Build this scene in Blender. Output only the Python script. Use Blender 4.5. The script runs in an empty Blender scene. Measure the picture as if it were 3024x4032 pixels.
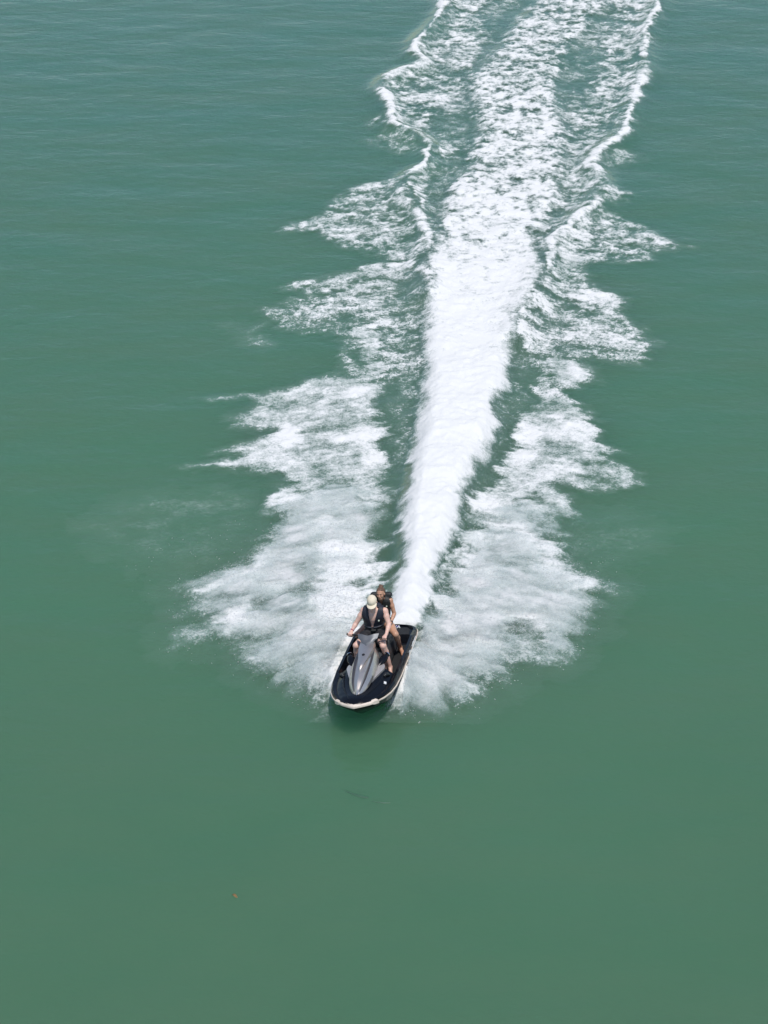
import bpy, math, random
import numpy as np
from mathutils import Matrix, Vector

rng = np.random.default_rng(7)
random.seed(7)
R = math.radians
scene = bpy.context.scene
COL = scene.collection

# ------------------------------------------------------------------ camera
CAM_H = 21.63            # drone height above the sea, m
CAM_PITCH = R(30.0)      # looking down
F_PX = 8153.0            # focal length in pixels of the 3024 x 4032 photograph
cam_data = bpy.data.cameras.new("camera")
cam_data.sensor_fit = 'VERTICAL'
cam_data.sensor_height = 36.0
cam_data.lens = F_PX / 4032.0 * 36.0
cam_data.clip_start = 0.5
cam_data.clip_end = 9000.0
cam = bpy.data.objects.new("camera", cam_data)
cam.location = (0, 0, CAM_H)
cam.rotation_euler = (math.pi / 2 - CAM_PITCH, 0, 0)
COL.objects.link(cam)
scene.camera = cam

# ------------------------------------------------------------------ sky, sun, exposure
SUN = Vector((0.12, -0.30, 0.94)).normalized()          # towards the sun
sun_el = math.asin(SUN.z)
sun_az = math.atan2(SUN.x, SUN.y)
world = bpy.data.worlds.new("World")
scene.world = world
world.use_nodes = True
wn = world.node_tree
bg = wn.nodes["Background"]
sky = wn.nodes.new("ShaderNodeTexSky")
sky.sky_type = 'NISHITA'
sky.sun_disc = False
sky.sun_elevation = sun_el
sky.sun_rotation = sun_az
sky.altitude = 10
sky.air_density = 1.0
sky.dust_density = 0.4
sky.ozone_density = 1.0
wn.links.new(sky.outputs[0], bg.inputs[0])
bg.inputs[1].default_value = 0.135
sl = bpy.data.lights.new("sun", 'SUN')
sl.energy = 3.7
sl.angle = R(0.53)
sl.color = (1.0, 0.965, 0.91)
so = bpy.data.objects.new("sun", sl)
so.rotation_euler = SUN.to_track_quat('Z', 'Y').to_euler()
so.location = (10, -10, 60)
COL.objects.link(so)
scene.view_settings.view_transform = 'Standard'
scene.view_settings.look = 'None'
scene.view_settings.exposure = 0.0
scene.view_settings.gamma = 1.0

# ------------------------------------------------------------------ helpers
def ground(px, py, z=0.0):
    """Point of the photograph -> world xy on the level z (the sea)."""
    px = np.asarray(px, float); py = np.asarray(py, float)
    u = (px - 1512) / F_PX; v = -(py - 2016) / F_PX
    sp, cp = math.sin(CAM_PITCH), math.cos(CAM_PITCH)
    dz = -sp + v * cp
    t = (z - CAM_H) / dz
    return np.stack([u * t, (cp + v * sp) * t], -1)

def make_obj(name, verts, faces, mat=None, parent=None, smooth=True, sharp=None):
    verts = np.asarray(verts, np.float32)
    me = bpy.data.meshes.new(name)
    if isinstance(faces, np.ndarray):
        n, k = faces.shape
        me.vertices.add(len(verts)); me.vertices.foreach_set("co", verts.ravel())
        me.loops.add(n * k); me.loops.foreach_set("vertex_index", faces.ravel().astype(np.int32))
        me.polygons.add(n)
        me.polygons.foreach_set("loop_start", np.arange(0, n * k, k, dtype=np.int32))
        me.update(calc_edges=True)
    else:
        me.from_pydata([tuple(map(float, v)) for v in verts], [], [tuple(map(int, f)) for f in faces])
        me.update()
    if smooth:
        me.polygons.foreach_set("use_smooth", np.ones(len(me.polygons), bool))
        if sharp is not None:
            me.set_sharp_from_angle(angle=R(sharp))
    o = bpy.data.objects.new(name, me)
    if mat: me.materials.append(mat)
    COL.objects.link(o)
    if parent: o.parent = parent
    return o

def tag(o, label=None, cat=None, group=None, kind=None):
    if label: o["label"] = label
    if cat: o["category"] = cat
    if group: o["group"] = group
    if kind: o["kind"] = kind
    return o

def set_attr(o, name, vals):
    a = o.data.attributes.new(name, 'FLOAT', 'POINT')
    a.data.foreach_set("value", np.asarray(vals, np.float32).ravel())

def smoothstep(a, b, x):
    t = np.clip((x - a) / (b - a), 0, 1)
    return t * t * (3 - 2 * t)

_tab = np.random.default_rng(11).random((256, 256)).astype(np.float32)
def vnoise(x, y):
    xi = np.floor(x); yi = np.floor(y)
    fx = (x - xi); fy = (y - yi)
    fx = fx * fx * fx * (fx * (fx * 6 - 15) + 10); fy = fy * fy * fy * (fy * (fy * 6 - 15) + 10)
    a = xi.astype(np.int64) & 255; b = yi.astype(np.int64) & 255
    a1 = (a + 1) & 255; b1 = (b + 1) & 255
    return (_tab[a, b] * (1 - fx) + _tab[a1, b] * fx) * (1 - fy) + (_tab[a, b1] * (1 - fx) + _tab[a1, b1] * fx) * fy
def fbm(x, y, oct=4, gain=0.5):
    s = 0; amp = 1; tot = 0
    for i in range(oct):
        s = s + amp * vnoise(x, y); tot += amp; amp *= gain
        x, y = (0.8 * x - 0.6 * y) * 2.03 + 17.3, (0.6 * x + 0.8 * y) * 2.03 + 41.7
    return s / tot          # 0..1
def ridge(x, y, oct=3):
    s = 0; amp = 1; tot = 0
    for i in range(oct):
        s = s + amp * (1 - np.abs(2 * vnoise(x, y) - 1) * 2.0); tot += amp; amp *= 0.55
        x, y = (0.8 * x - 0.6 * y) * 2.1 + 7.3, (0.6 * x + 0.8 * y) * 2.1 + 31.7
    return s / tot

# ------------------------------------------------------------------ materials
def new_mat(name):
    m = bpy.data.materials.new(name); m.use_nodes = True
    nt = m.node_tree
    return m, nt, nt.nodes["Principled BSDF"]
def N(nt, t, **kw):
    n = nt.nodes.new(t)
    for k, v in kw.items(): setattr(n, k, v)
    return n
def basic(name, col, rough=0.5, metal=0.0, coat=0.0, var=0.0, vscale=30, bump=0.0, bscale=200, sss=0.0, spec=None, rvar=0.0):
    m, nt, p = new_mat(name)
    p.inputs["Base Color"].default_value = (*col, 1)
    p.inputs["Roughness"].default_value = rough
    p.inputs["Metallic"].default_value = metal
    p.inputs["Coat Weight"].default_value = coat
    p.inputs["Coat Roughness"].default_value = 0.06
    if spec is not None: p.inputs["Specular IOR Level"].default_value = spec
    if sss:
        p.inputs["Subsurface Weight"].default_value = sss
        p.inputs["Subsurface Radius"].default_value = (0.02, 0.008, 0.005)
        p.inputs["Subsurface Scale"].default_value = 0.5
    tc = N(nt, "ShaderNodeTexCoord")
    if var or rvar:
        nz = N(nt, "ShaderNodeTexNoise"); nz.inputs["Scale"].default_value = vscale; nz.inputs["Detail"].default_value = 5
        nt.links.new(tc.outputs["Object"], nz.inputs["Vector"])
        if var:
            mr = N(nt, "ShaderNodeMapRange"); mr.inputs[1].default_value = 0.3; mr.inputs[2].default_value = 0.7
            mr.inputs[3].default_value = 1 - var; mr.inputs[4].default_value = 1 + var
            nt.links.new(nz.outputs[0], mr.inputs[0])
            mx = N(nt, "ShaderNodeVectorMath", operation='SCALE'); mx.inputs[0].default_value = col
            nt.links.new(mr.outputs[0], mx.inputs["Scale"])
            nt.links.new(mx.outputs[0], p.inputs["Base Color"])
        if rvar:
            mr = N(nt, "ShaderNodeMapRange"); mr.inputs[1].default_value = 0.3; mr.inputs[2].default_value = 0.7
            mr.inputs[3].default_value = max(0, rough - rvar); mr.inputs[4].default_value = rough + rvar
            nt.links.new(nz.outputs[0], mr.inputs[0]); nt.links.new(mr.outputs[0], p.inputs["Roughness"])
    if bump:
        nz = N(nt, "ShaderNodeTexNoise"); nz.inputs["Scale"].default_value = bscale; nz.inputs["Detail"].default_value = 4
        nt.links.new(tc.outputs["Object"], nz.inputs["Vector"])
        b = N(nt, "ShaderNodeBump"); b.inputs["Strength"].default_value = bump; b.inputs["Distance"].default_value = 0.01
        nt.links.new(nz.outputs[0], b.inputs["Height"]); nt.links.new(b.outputs[0], p.inputs["Normal"])
    return m

MAT = {}
MAT["gloss_black"] = basic("gloss_black_gelcoat", (0.005, 0.006, 0.009), 0.17, rvar=0.06, vscale=9, spec=0.22)
MAT["mat_black"] = basic("rubber_deck_mat", (0.012, 0.012, 0.013), 0.75, bump=0.4, bscale=160, var=0.3)
MAT["black_plastic"] = basic("black_plastic", (0.010, 0.011, 0.012), 0.33, var=0.2)
MAT["vinyl"] = basic("black_vinyl", (0.014, 0.014, 0.016), 0.45, bump=0.2, bscale=300)
MAT["silver"] = basic("champagne_silver_paint", (0.63, 0.55, 0.49), 0.37, metal=0.9, coat=0.5, var=0.05, vscale=6)
MAT["silver_dark"] = basic("darker_silver", (0.13, 0.118, 0.112), 0.34, metal=0.8, coat=0.5, var=0.05)
MAT["silver_light"] = basic("light_silver_paint", (0.56, 0.52, 0.49), 0.48, metal=0.7, coat=0.3, var=0.05)
MAT["cowl"] = basic("grey_satin_plastic", (0.115, 0.12, 0.13), 0.42, metal=0.2, var=0.06)
MAT["grey_side"] = basic("dark_grey_side", (0.06, 0.065, 0.07), 0.35, metal=0.2)
MAT["cream"] = basic("cream_rubber", (0.62, 0.53, 0.45), 0.55, var=0.14, vscale=14)
MAT["white"] = basic("plain_white", (0.75, 0.75, 0.75), 0.5)
MAT["chrome"] = basic("bright_metal", (0.75, 0.75, 0.76), 0.12, metal=1.0)
MAT["skin_pale"] = basic("pale_skin", (0.66, 0.42, 0.34), 0.5, sss=0.25, var=0.07, vscale=18)
MAT["skin_tan"] = basic("tanned_skin", (0.47, 0.255, 0.165), 0.45, sss=0.2, var=0.07, vscale=18)
MAT["hair"] = basic("brown_hair", (0.11, 0.06, 0.036), 0.5, var=0.35, vscale=60, bump=0.6, bscale=120)
MAT["vest_navy"] = basic("navy_neoprene", (0.013, 0.015, 0.026), 0.6, bump=0.35, bscale=120, var=0.2)
MAT["vest_black"] = basic("black_neoprene", (0.010, 0.012, 0.012), 0.6, bump=0.35, bscale=120, var=0.2)
MAT["shorts"] = basic("black_shorts_cloth", (0.009, 0.009, 0.012), 0.7, bump=0.8, bscale=45, var=0.3)
MAT["cap"] = basic("cream_cap_cloth", (0.68, 0.59, 0.455), 0.8, var=0.06, bump=0.2, bscale=250)
MAT["pink"] = basic("magenta_band", (0.30, 0.05, 0.10), 0.5)
MAT["grey_trim"] = basic("grey_trim", (0.12, 0.13, 0.15), 0.5)
MAT["dark"] = basic("dark_detail", (0.01, 0.008, 0.008), 0.4)
MAT["lip"] = basic("lips", (0.40, 0.16, 0.12), 0.4)
MAT["leaf"] = basic("dead_leaf", (0.19, 0.11, 0.04), 0.6, var=0.3)
MAT["yellow_logo"] = basic("pale_logo_print", (0.42, 0.46, 0.38), 0.5)
MAT["dark_line"] = basic("dark_water_streak", (0.045, 0.106, 0.063), 0.4)
MAT["blue"] = basic("violet_blue_decal", (0.05, 0.03, 0.22), 0.3)

def sea_material():
    m, nt, p = new_mat("turbid_green_sea")
    L = nt.links.new
    geo = N(nt, "ShaderNodeNewGeometry")
    # slow noise that shifts the water tone
    n1 = N(nt, "ShaderNodeTexNoise"); n1.inputs["Scale"].default_value = 0.11; n1.inputs["Detail"].default_value = 4; n1.inputs["Roughness"].default_value = 0.55
    L(geo.outputs["Position"], n1.inputs["Vector"])
    # browner green close by, bluer farther out
    sx = N(nt, "ShaderNodeSeparateXYZ"); L(geo.outputs["Position"], sx.inputs[0])
    ad = N(nt, "ShaderNodeMath", operation='MULTIPLY_ADD'); L(n1.outputs[0], ad.inputs[0]); ad.inputs[1].default_value = 22.0; L(sx.outputs["Y"], ad.inputs[2])
    mr = N(nt, "ShaderNodeMapRange"); mr.inputs[1].default_value = 30.0; mr.inputs[2].default_value = 75.0; L(ad.outputs[0], mr.inputs[0])
    cr = N(nt, "ShaderNodeValToRGB")
    cr.color_ramp.elements[0].position = 0.0; cr.color_ramp.elements[0].color = (0.055, 0.124, 0.070, 1)
    cr.color_ramp.elements[1].position = 1.0; cr.color_ramp.elements[1].color = (0.050, 0.135, 0.091, 1)
    e = cr.color_ramp.elements.new(0.35); e.color = (0.056, 0.142, 0.081, 1)
    L(mr.outputs[0], cr.inputs[0])
    mp0 = N(nt, "ShaderNodeMapping"); mp0.inputs["Scale"].default_value = (0.22, 0.5, 1); mp0.inputs["Rotation"].default_value = (0, 0, R(-14)); L(geo.outputs["Position"], mp0.inputs["Vector"])
    n2 = N(nt, "ShaderNodeTexNoise"); n2.inputs["Scale"].default_value = 1.0; n2.inputs["Detail"].default_value = 5; n2.inputs["Roughness"].default_value = 0.6; L(mp0.outputs[0], n2.inputs["Vector"])
    m2 = N(nt, "ShaderNodeMapRange"); m2.inputs[1].default_value = 0.35; m2.inputs[2].default_value = 0.68; m2.inputs[4].default_value = 0.55; L(n2.outputs[0], m2.inputs[0])
    mxc = N(nt, "ShaderNodeMix", data_type='RGBA'); L(m2.outputs[0], mxc.inputs["Factor"]); L(cr.outputs[0], mxc.inputs["A"]); mxc.inputs["B"].default_value = (0.068, 0.134, 0.078, 1)
    L(mxc.outputs["Result"], p.inputs["Base Color"])
    p.inputs["Roughness"].default_value = 0.14
    p.inputs["IOR"].default_value = 1.333
    p.subsurface_method = 'BURLEY'
    p.inputs["Subsurface Weight"].default_value = 1.0
    p.inputs["Subsurface Radius"].default_value = (1.5, 2.6, 2.1)
    p.inputs["Subsurface Scale"].default_value = 1.0
    # ripples: crests run roughly across the view, several sizes
    def ripple(sx, sy, detail, rot):
        mp = N(nt, "ShaderNodeMapping"); mp.inputs["Scale"].default_value = (sx, sy, 1); mp.inputs["Rotation"].default_value = (0, 0, R(rot))
        L(geo.outputs["Position"], mp.inputs["Vector"])
        nz = N(nt, "ShaderNodeTexNoise"); nz.inputs["Scale"].default_value = 1.0; nz.inputs["Detail"].default_value = detail; nz.inputs["Roughness"].default_value = 0.5
        L(mp.outputs[0], nz.inputs["Vector"])
        return nz
    a = ripple(0.30, 0.55, 3, 8); b = ripple(1.7, 2.9, 3, -6); c = ripple(6.0, 9.0, 2, 12)
    b1 = N(nt, "ShaderNodeBump"); b1.inputs["Strength"].default_value = 1; b1.inputs["Distance"].default_value = 0.09
    L(a.outputs[0], b1.inputs["Height"])
    b2 = N(nt, "ShaderNodeBump"); b2.inputs["Strength"].default_value = 1; b2.inputs["Distance"].default_value = 0.015
    L(b.outputs[0], b2.inputs["Height"]); L(b1.outputs[0], b2.inputs["Normal"])
    b3 = N(nt, "ShaderNodeBump"); b3.inputs["Strength"].default_value = 1; b3.inputs["Distance"].default_value = 0.008
    L(c.outputs[0], b3.inputs["Height"]); L(b2.outputs[0], b3.inputs["Normal"])
    L(b3.outputs[0], p.inputs["Normal"])
    return m
MAT["sea"] = sea_material()

def foam_material():
    m, nt, p = new_mat("sea_foam")
    L = nt.links.new
    geo = N(nt, "ShaderNodeNewGeometry")
    dens = N(nt, "ShaderNodeAttribute", attribute_name="dens")
    soft = N(nt, "ShaderNodeAttribute", attribute_name="soft")
    nz = N(nt, "ShaderNodeTexNoise"); nz.inputs["Scale"].default_value = 11; nz.inputs["Detail"].default_value = 5; nz.inputs["Roughness"].default_value = 0.62
    nz.inputs["Distortion"].default_value = 0.8
    L(geo.outputs["Position"], nz.inputs["Vector"])
    nf = N(nt, "ShaderNodeTexNoise"); nf.inputs["Scale"].default_value = 26; nf.inputs["Detail"].default_value = 3; nf.inputs["Roughness"].default_value = 0.6
    L(geo.outputs["Position"], nf.inputs["Vector"])
    av = N(nt, "ShaderNodeMix"); av.inputs[0].default_value = 0.4; L(nz.outputs[0], av.inputs[2]); L(nf.outputs[0], av.inputs[3])
    sub = N(nt, "ShaderNodeMath", operation='SUBTRACT'); L(av.outputs[0], sub.inputs[0]); sub.inputs[1].default_value = 0.5
    amp = N(nt, "ShaderNodeMapRange"); amp.inputs[3].default_value = 1.7; amp.inputs[4].default_value = 0.6
    L(soft.outputs["Fac"], amp.inputs[0])
    mul = N(nt, "ShaderNodeMath", operation='MULTIPLY'); L(sub.outputs[0], mul.inputs[0]); L(amp.outputs[0], mul.inputs[1])
    add = N(nt, "ShaderNodeMath", operation='ADD'); L(dens.outputs["Fac"], add.inputs[0]); L(mul.outputs[0], add.inputs[1])
    lo = N(nt, "ShaderNodeMapRange"); lo.inputs[3].default_value = 0.26; lo.inputs[4].default_value = 0.05
    hi = N(nt, "ShaderNodeMapRange"); hi.inputs[3].default_value = 0.80; hi.inputs[4].default_value = 0.86
    L(soft.outputs["Fac"], lo.inputs[0]); L(soft.outputs["Fac"], hi.inputs[0])
    al = N(nt, "ShaderNodeMapRange", interpolation_type='SMOOTHSTEP')
    L(add.outputs[0], al.inputs[0]); L(lo.outputs[0], al.inputs[1]); L(hi.outputs[0], al.inputs[2])
    # thin veil of bubbles round the white
    veil = N(nt, "ShaderNodeMath", operation='MULTIPLY'); L(dens.outputs["Fac"], veil.inputs[0]); veil.inputs[1].default_value = 0.30
    veil.use_clamp = True
    mx = N(nt, "ShaderNodeMath", operation='MAXIMUM'); L(al.outputs[0], mx.inputs[0]); L(veil.outputs[0], mx.inputs[1])
    col = N(nt, "ShaderNodeMix", data_type='RGBA'); L(al.outputs[0], col.inputs["Factor"])
    col.inputs["A"].default_value = (0.44, 0.55, 0.53, 1); col.inputs["B"].default_value = (0.755, 0.75, 0.738, 1)
    b = N(nt, "ShaderNodeBump"); b.inputs["Distance"].default_value = 0.06
    bs = N(nt, "ShaderNodeMapRange"); bs.inputs[3].default_value = 0.65; bs.inputs[4].default_value = 0.15
    L(soft.outputs["Fac"], bs.inputs[0]); L(bs.outputs[0], b.inputs["Strength"])
    L(nz.outputs[0], b.inputs["Height"])
    dif = N(nt, "ShaderNodeBsdfDiffuse"); L(col.outputs["Result"], dif.inputs[0]); L(b.outputs[0], dif.inputs["Normal"])
    tr = N(nt, "ShaderNodeBsdfTranslucent"); L(col.outputs["Result"], tr.inputs[0])
    ms = N(nt, "ShaderNodeMixShader"); tm = N(nt, "ShaderNodeMapRange"); tm.inputs[1].default_value = 0.86; tm.inputs[2].default_value = 1.0; tm.inputs[3].default_value = 0.10; tm.inputs[4].default_value = 0.30
    L(soft.outputs["Fac"], tm.inputs[0]); L(tm.outputs[0], ms.inputs[0]); L(dif.outputs[0], ms.inputs[1]); L(tr.outputs[0], ms.inputs[2])
    tp = N(nt, "ShaderNodeBsdfTransparent")
    ma = N(nt, "ShaderNodeMixShader"); L(mx.outputs[0], ma.inputs[0]); L(tp.outputs[0], ma.inputs[1]); L(ms.outputs[0], ma.inputs[2])
    L(ma.outputs[0], nt.nodes["Material Output"].inputs["Surface"])
    nt.nodes.remove(p)
    return m
MAT["foam"] = foam_material()

# ------------------------------------------------------------------ the place of the jet ski
SKI_T = Vector((-0.167, 30.93, 0.05))
SKI_R = Matrix.Rotation(R(-10.9), 3, 'Z') @ Matrix.Rotation(R(-4.6), 3, 'X') @ Matrix.Rotation(R(-8.0), 3, 'Y')
def ski_world(p): return SKI_R @ Vector(p) + SKI_T
# ================================================================== WATER
CROP = {"S": (0, 0, 1.0), "D": (0, 0, 1659 / 3024.0), "C4": (600, 1900, 1.8433), "C5": (1400, 1900, 1.5082), "C6": (700, 900, 1.5082),
        "C7": (1600, 800, 1.3825), "C8": (1300, 0, 1.185), "C9": (200, 1600, 1.8433)}
def outline(tagc, pts, z=0.0):
    ox, oy, s = CROP[tagc]
    a = np.array(pts, float)
    return ground(ox + a[:, 0] / s, oy + a[:, 1] / s, z)

def sdist(P, poly, closed=True, pad=2.0):
    """signed distance (inside positive) of points P to an outline; only near it is exact."""
    out = np.full(len(P), -9.0, np.float32)
    lo = poly.min(0) - pad; hi = poly.max(0) + pad
    idx = np.where((P[:, 0] > lo[0]) & (P[:, 0] < hi[0]) & (P[:, 1] > lo[1]) & (P[:, 1] < hi[1]))[0]
    if not len(idx): return out
    q = P[idx].astype(np.float32)
    best = np.full(len(q), 1e9, np.float32); ins = np.zeros(len(q), bool)
    n = len(poly)
    for i in range(n if closed else n - 1):
        a = poly[i]; b = poly[(i + 1) % n]; ab = b - a
        t = np.clip(((q[:, 0] - a[0]) * ab[0] + (q[:, 1] - a[1]) * ab[1]) / (ab @ ab + 1e-9), 0, 1)
        dx = q[:, 0] - a[0] - t * ab[0]; dy = q[:, 1] - a[1] - t * ab[1]
        best = np.minimum(best, dx * dx + dy * dy)
        if closed:
            c = (a[1] > q[:, 1]) != (b[1] > q[:, 1])
            if ab[1] != 0:
                ins ^= c & (q[:, 0] < ab[0] * (q[:, 1] - a[1]) / ab[1] + a[0])
    d = np.sqrt(best)
    out[idx] = np.where(ins, d, -d) if closed else -d
    return out

# --- outlines of the wake on the water ---------------------------------------------------
WASH_PTS = [(826, 1352), (838, 1290), (849, 1240), (862, 1200), (868, 1100), (880, 1020), (900, 930), (916, 850), (920, 780), (915, 700), (912, 640), (928, 560), (943, 486), (954, 444),
    (982, 389), (1012, 356), (1016, 319), (1030, 278), (1016, 222), (1014, 185), (1033, 134), (1065, 106), (1107, 51), (1148, 0), (1196, -70),
    (1400, -70), (1310, 18), (1236, 106), (1209, 171), (1209, 222), (1228, 290), (1224, 361), (1205, 430), (1175, 500), (1160, 545), (1160, 600), (1148, 657), (1132, 685), (1110, 732), (1094, 796),
    (1088, 836), (1074, 863), (1072, 915), (1052, 955), (1036, 994), (1009, 1050), (1000, 1090), (972, 1148), (943, 1199), (932, 1246), (926, 1300), (912, 1352)]
WASH = np.vstack([outline("D", [p_], 0.27 if p_[1] > 900 else (0.2 if p_[1] > 600 else 0.12)) for p_ in WASH_PTS])
CREST_L = outline("D", [(918, 640), (917, 546), (922, 514), (898, 454), (877, 412), (886, 380), (925, 354), (915, 336), (926, 319), (898, 296), (852, 273), (832, 213), (820, 192), (836, 171), (871, 153), (915, 138), (890, 120), (905, 85), (950, 40), (975, -10)], 0.10)
CREST_R = outline("D", [(1120, 730), (1160, 640), (1172, 590), (1195, 530), (1238, 475), (1285, 440), (1302, 400), (1278, 358), (1300, 325), (1345, 290), (1362, 240), (1372, 200), (1395, 150), (1390, 105), (1400, 60), (1425, 10), (1440, -40)], 0.10)
# (outline, amount, soft edge in m, softness)
LAYERS = []
def layer(c, pts, amount, edge, soft, z=0.0, streak=1.0):
    if soft >= 0.7 and amount > 0.4: edge *= 2.3 if amount < 0.65 else 1.7; amount *= 1.2
    elif 0.42 < amount and soft < 0.7:
        if c in ('C6', 'C7') and amount > 0.58: amount -= 0.02; soft = 0.62
        else: amount += 0.02
    LAYERS.append((outline(c, pts, z), amount, edge, soft, streak))
# left of the wash, near to far
layer("C4", [(1610, 130), (1590, 270), (1550, 300), (1540, 430), (1530, 540), (1510, 700), (1500, 850), (1490, 1000), (1480, 1120), (1460, 1250), (1400, 1400), (1320, 1530), (1200, 1530), (1090, 1455), (980, 1410), (1010, 1330),
    (860, 1320), (740, 1230), (800, 1130), (940, 1030), (700, 1050), (560, 1030), (430, 1060), (280, 1090), (250, 1060), (400, 1000), (420, 930), (300, 880), (480, 800), (290, 790), (310, 740), (540, 650), (640, 540), (740, 450), (830, 400), (840, 340), (1000, 250), (880, 160), (980, 60), (970, -20), (1640, -20)], 0.62, 0.35, 0.75, 0.22)
layer("C4", [(1535, 430), (1525, 540), (1500, 700), (1490, 850), (1480, 1000), (1460, 1180), (1360, 1220), (1250, 1180), (1130, 1040), (1180, 930), (1150, 800), (1240, 700), (1200, 600), (1280, 480), (1150, 420), (1250, 300), (1500, 280)], 1.02, 0.4, 0.85, 0.28, 0.6)
layer("C4", [(1330, 1180), (1370, 1260), (1300, 1500), (1210, 1500), (1150, 1400), (1020, 1380), (1060, 1310), (1180, 1270), (1060, 1140), (950, 1060), (1050, 1040), (1200, 1130)], 0.72, 0.3, 0.9, 0.24, 0.6)
layer("C4", [(1000, 380), (960, 470), (850, 480), (720, 560), (640, 560), (560, 660), (340, 770), (500, 780), (700, 690), (900, 640), (1060, 560), (1140, 470), (1120, 390)], 0.80, 0.25, 0.8, 0.25)
layer("C4", [(430, 980), (520, 880), (700, 830), (820, 900), (900, 960), (700, 1040), (520, 1040)], 0.72, 0.3, 0.85, 0.22)
layer("C4", [(600, 1170), (700, 1090), (950, 1060), (1050, 1180), (1000, 1310), (850, 1330), (700, 1260)], 0.44, 0.45, 1.0, 0.15)
layer("C6", [(1235, 1680), (1240, 1500), (1275, 1400), (1220, 1300), (1225, 1200), (1205, 1060), (1260, 970), (1230, 900), (1100, 870), (900, 880), (780, 905), (740, 940), (500, 985), (300, 995), (150, 1020), (190, 1045), (400, 1020), (480, 1060), (350, 1110), (290, 1150), (300, 1195), (420, 1215), (540, 1200),
    (480, 1245), (190, 1335), (350, 1335), (280, 1385), (10, 1425), (100, 1450), (250, 1460), (420, 1450), (600, 1480), (690, 1510), (650, 1560), (530, 1600), (500, 1680)], 0.66, 0.22, 0.45)
layer("C6", [(1100, 1680), (1000, 1400), (820, 1450), (700, 1560), (720, 1680)], 0.72, 0.5, 0.6)
layer("C6", [(1220, 1660), (1235, 1420), (1190, 1300), (1190, 1060), (1060, 940), (800, 925), (760, 960), (900, 1050), (1050, 1250), (960, 1400), (900, 1600)], 0.78, 0.4, 0.6)
layer("C6", [(1060, 960), (800, 950), (500, 1050), (330, 1150), (420, 1200), (650, 1120), (900, 1080)], 0.62, 0.2, 0.4)
layer("C6", [(1050, 1200), (800, 1210), (500, 1260), (210, 1335), (400, 1330), (700, 1290), (1000, 1330)], 0.74, 0.2, 0.5)
layer("C6", [(1100, 220), (1000, 262), (800, 300), (700, 315), (615, 350), (640, 368), (800, 358), (805, 410), (690, 412), (665, 445), (610, 462), (650, 495), (560, 478), (425, 492), (460, 540), (500, 575), (620, 568), (700, 612), (790, 625), (860, 655), (930, 715), (968, 790), (930, 850), (800, 905),
    (1000, 960), (1240, 930), (1290, 890), (1450, 850), (1480, 760), (1450, 690), (1490, 620), (1470, 520), (1440, 400), (1450, 250), (1380, 180), (1250, 200)], 0.50, 0.16, 0.05)
layer("C6", [(800, 300), (1150, 225), (1300, 260), (1000, 330), (830, 380), (900, 480), (1000, 600), (1200, 620), (1250, 720), (1230, 900), (950, 900), (1050, 780), (960, 690), (800, 520)], 0.60, 0.25, 0.1)
layer("C6", [(470, 560), (360, 620), (350, 670), (420, 710), (560, 720), (590, 690), (520, 600)], 0.38, 0.25, 0.2)
layer("C6", [(350, 570), (240, 590), (260, 630), (350, 640)], 0.28, 0.25, 0.3)
layer("C8", [(440, 1190), (130, 1160), (120, 1100), (-60, 1090), (-120, 1030), (-40, 1000), (0, 960), (80, 880), (300, 828), (350, 855), (380, 960), (445, 1080)], 0.50, 0.15, 0.0)
layer("C6", [(590, 5), (600, 35), (700, 30), (800, 60), (1000, 110), (1200, 190), (1460, 200), (1450, -20), (900, -60), (640, -30)], 0.47, 0.15, 0.0)
layer("C8", [(450, 1080), (400, 960), (360, 880), (400, 800), (460, 800), (440, 900), (460, 1000), (500, 1100)], 0.62, 0.1, 0.2)
layer("C8", [(520, 10), (560, 60), (600, 100), (560, 160), (500, 190), (480, 220), (370, 225), (375, 262), (440, 295), (340, 330), (255, 375), (222, 420), (250, 470), (290, 590), (400, 640), (470, 690), (440, 740), (640, 770), (650, 700), (500, 620), (460, 540), (560, 480), (640, 420), (680, 300), (720, 220), (760, 160), (700, 60), (760, -40), (560, -40)], 0.50, 0.16, 0.0)
layer("C8", [(470, 580), (640, 600), (680, 660), (640, 740), (560, 760), (450, 680)], 0.40, 0.2, 0.0)
layer("C8", [(120, 665), (190, 645), (280, 600), (390, 650), (420, 720), (300, 730), (190, 680)], 0.40, 0.15, 0.0)
layer("C8", [(170, 560), (270, 530), (290, 590), (200, 600)], 0.42, 0.15, 0.0)
layer("C8", [(480, 760), (640, 780), (560, 860), (500, 1000), (470, 1100), (450, 900)], 0.38, 0.15, 0.0)
# foam between the left spray and the wash, close astern
layer("C4", [(1560, 430), (1640, 460), (1690, 560), (1690, 760), (1580, 760), (1520, 880), (1500, 720), (1530, 560)], 0.68, 0.2, 0.6, 0.05, 0.3)
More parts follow.
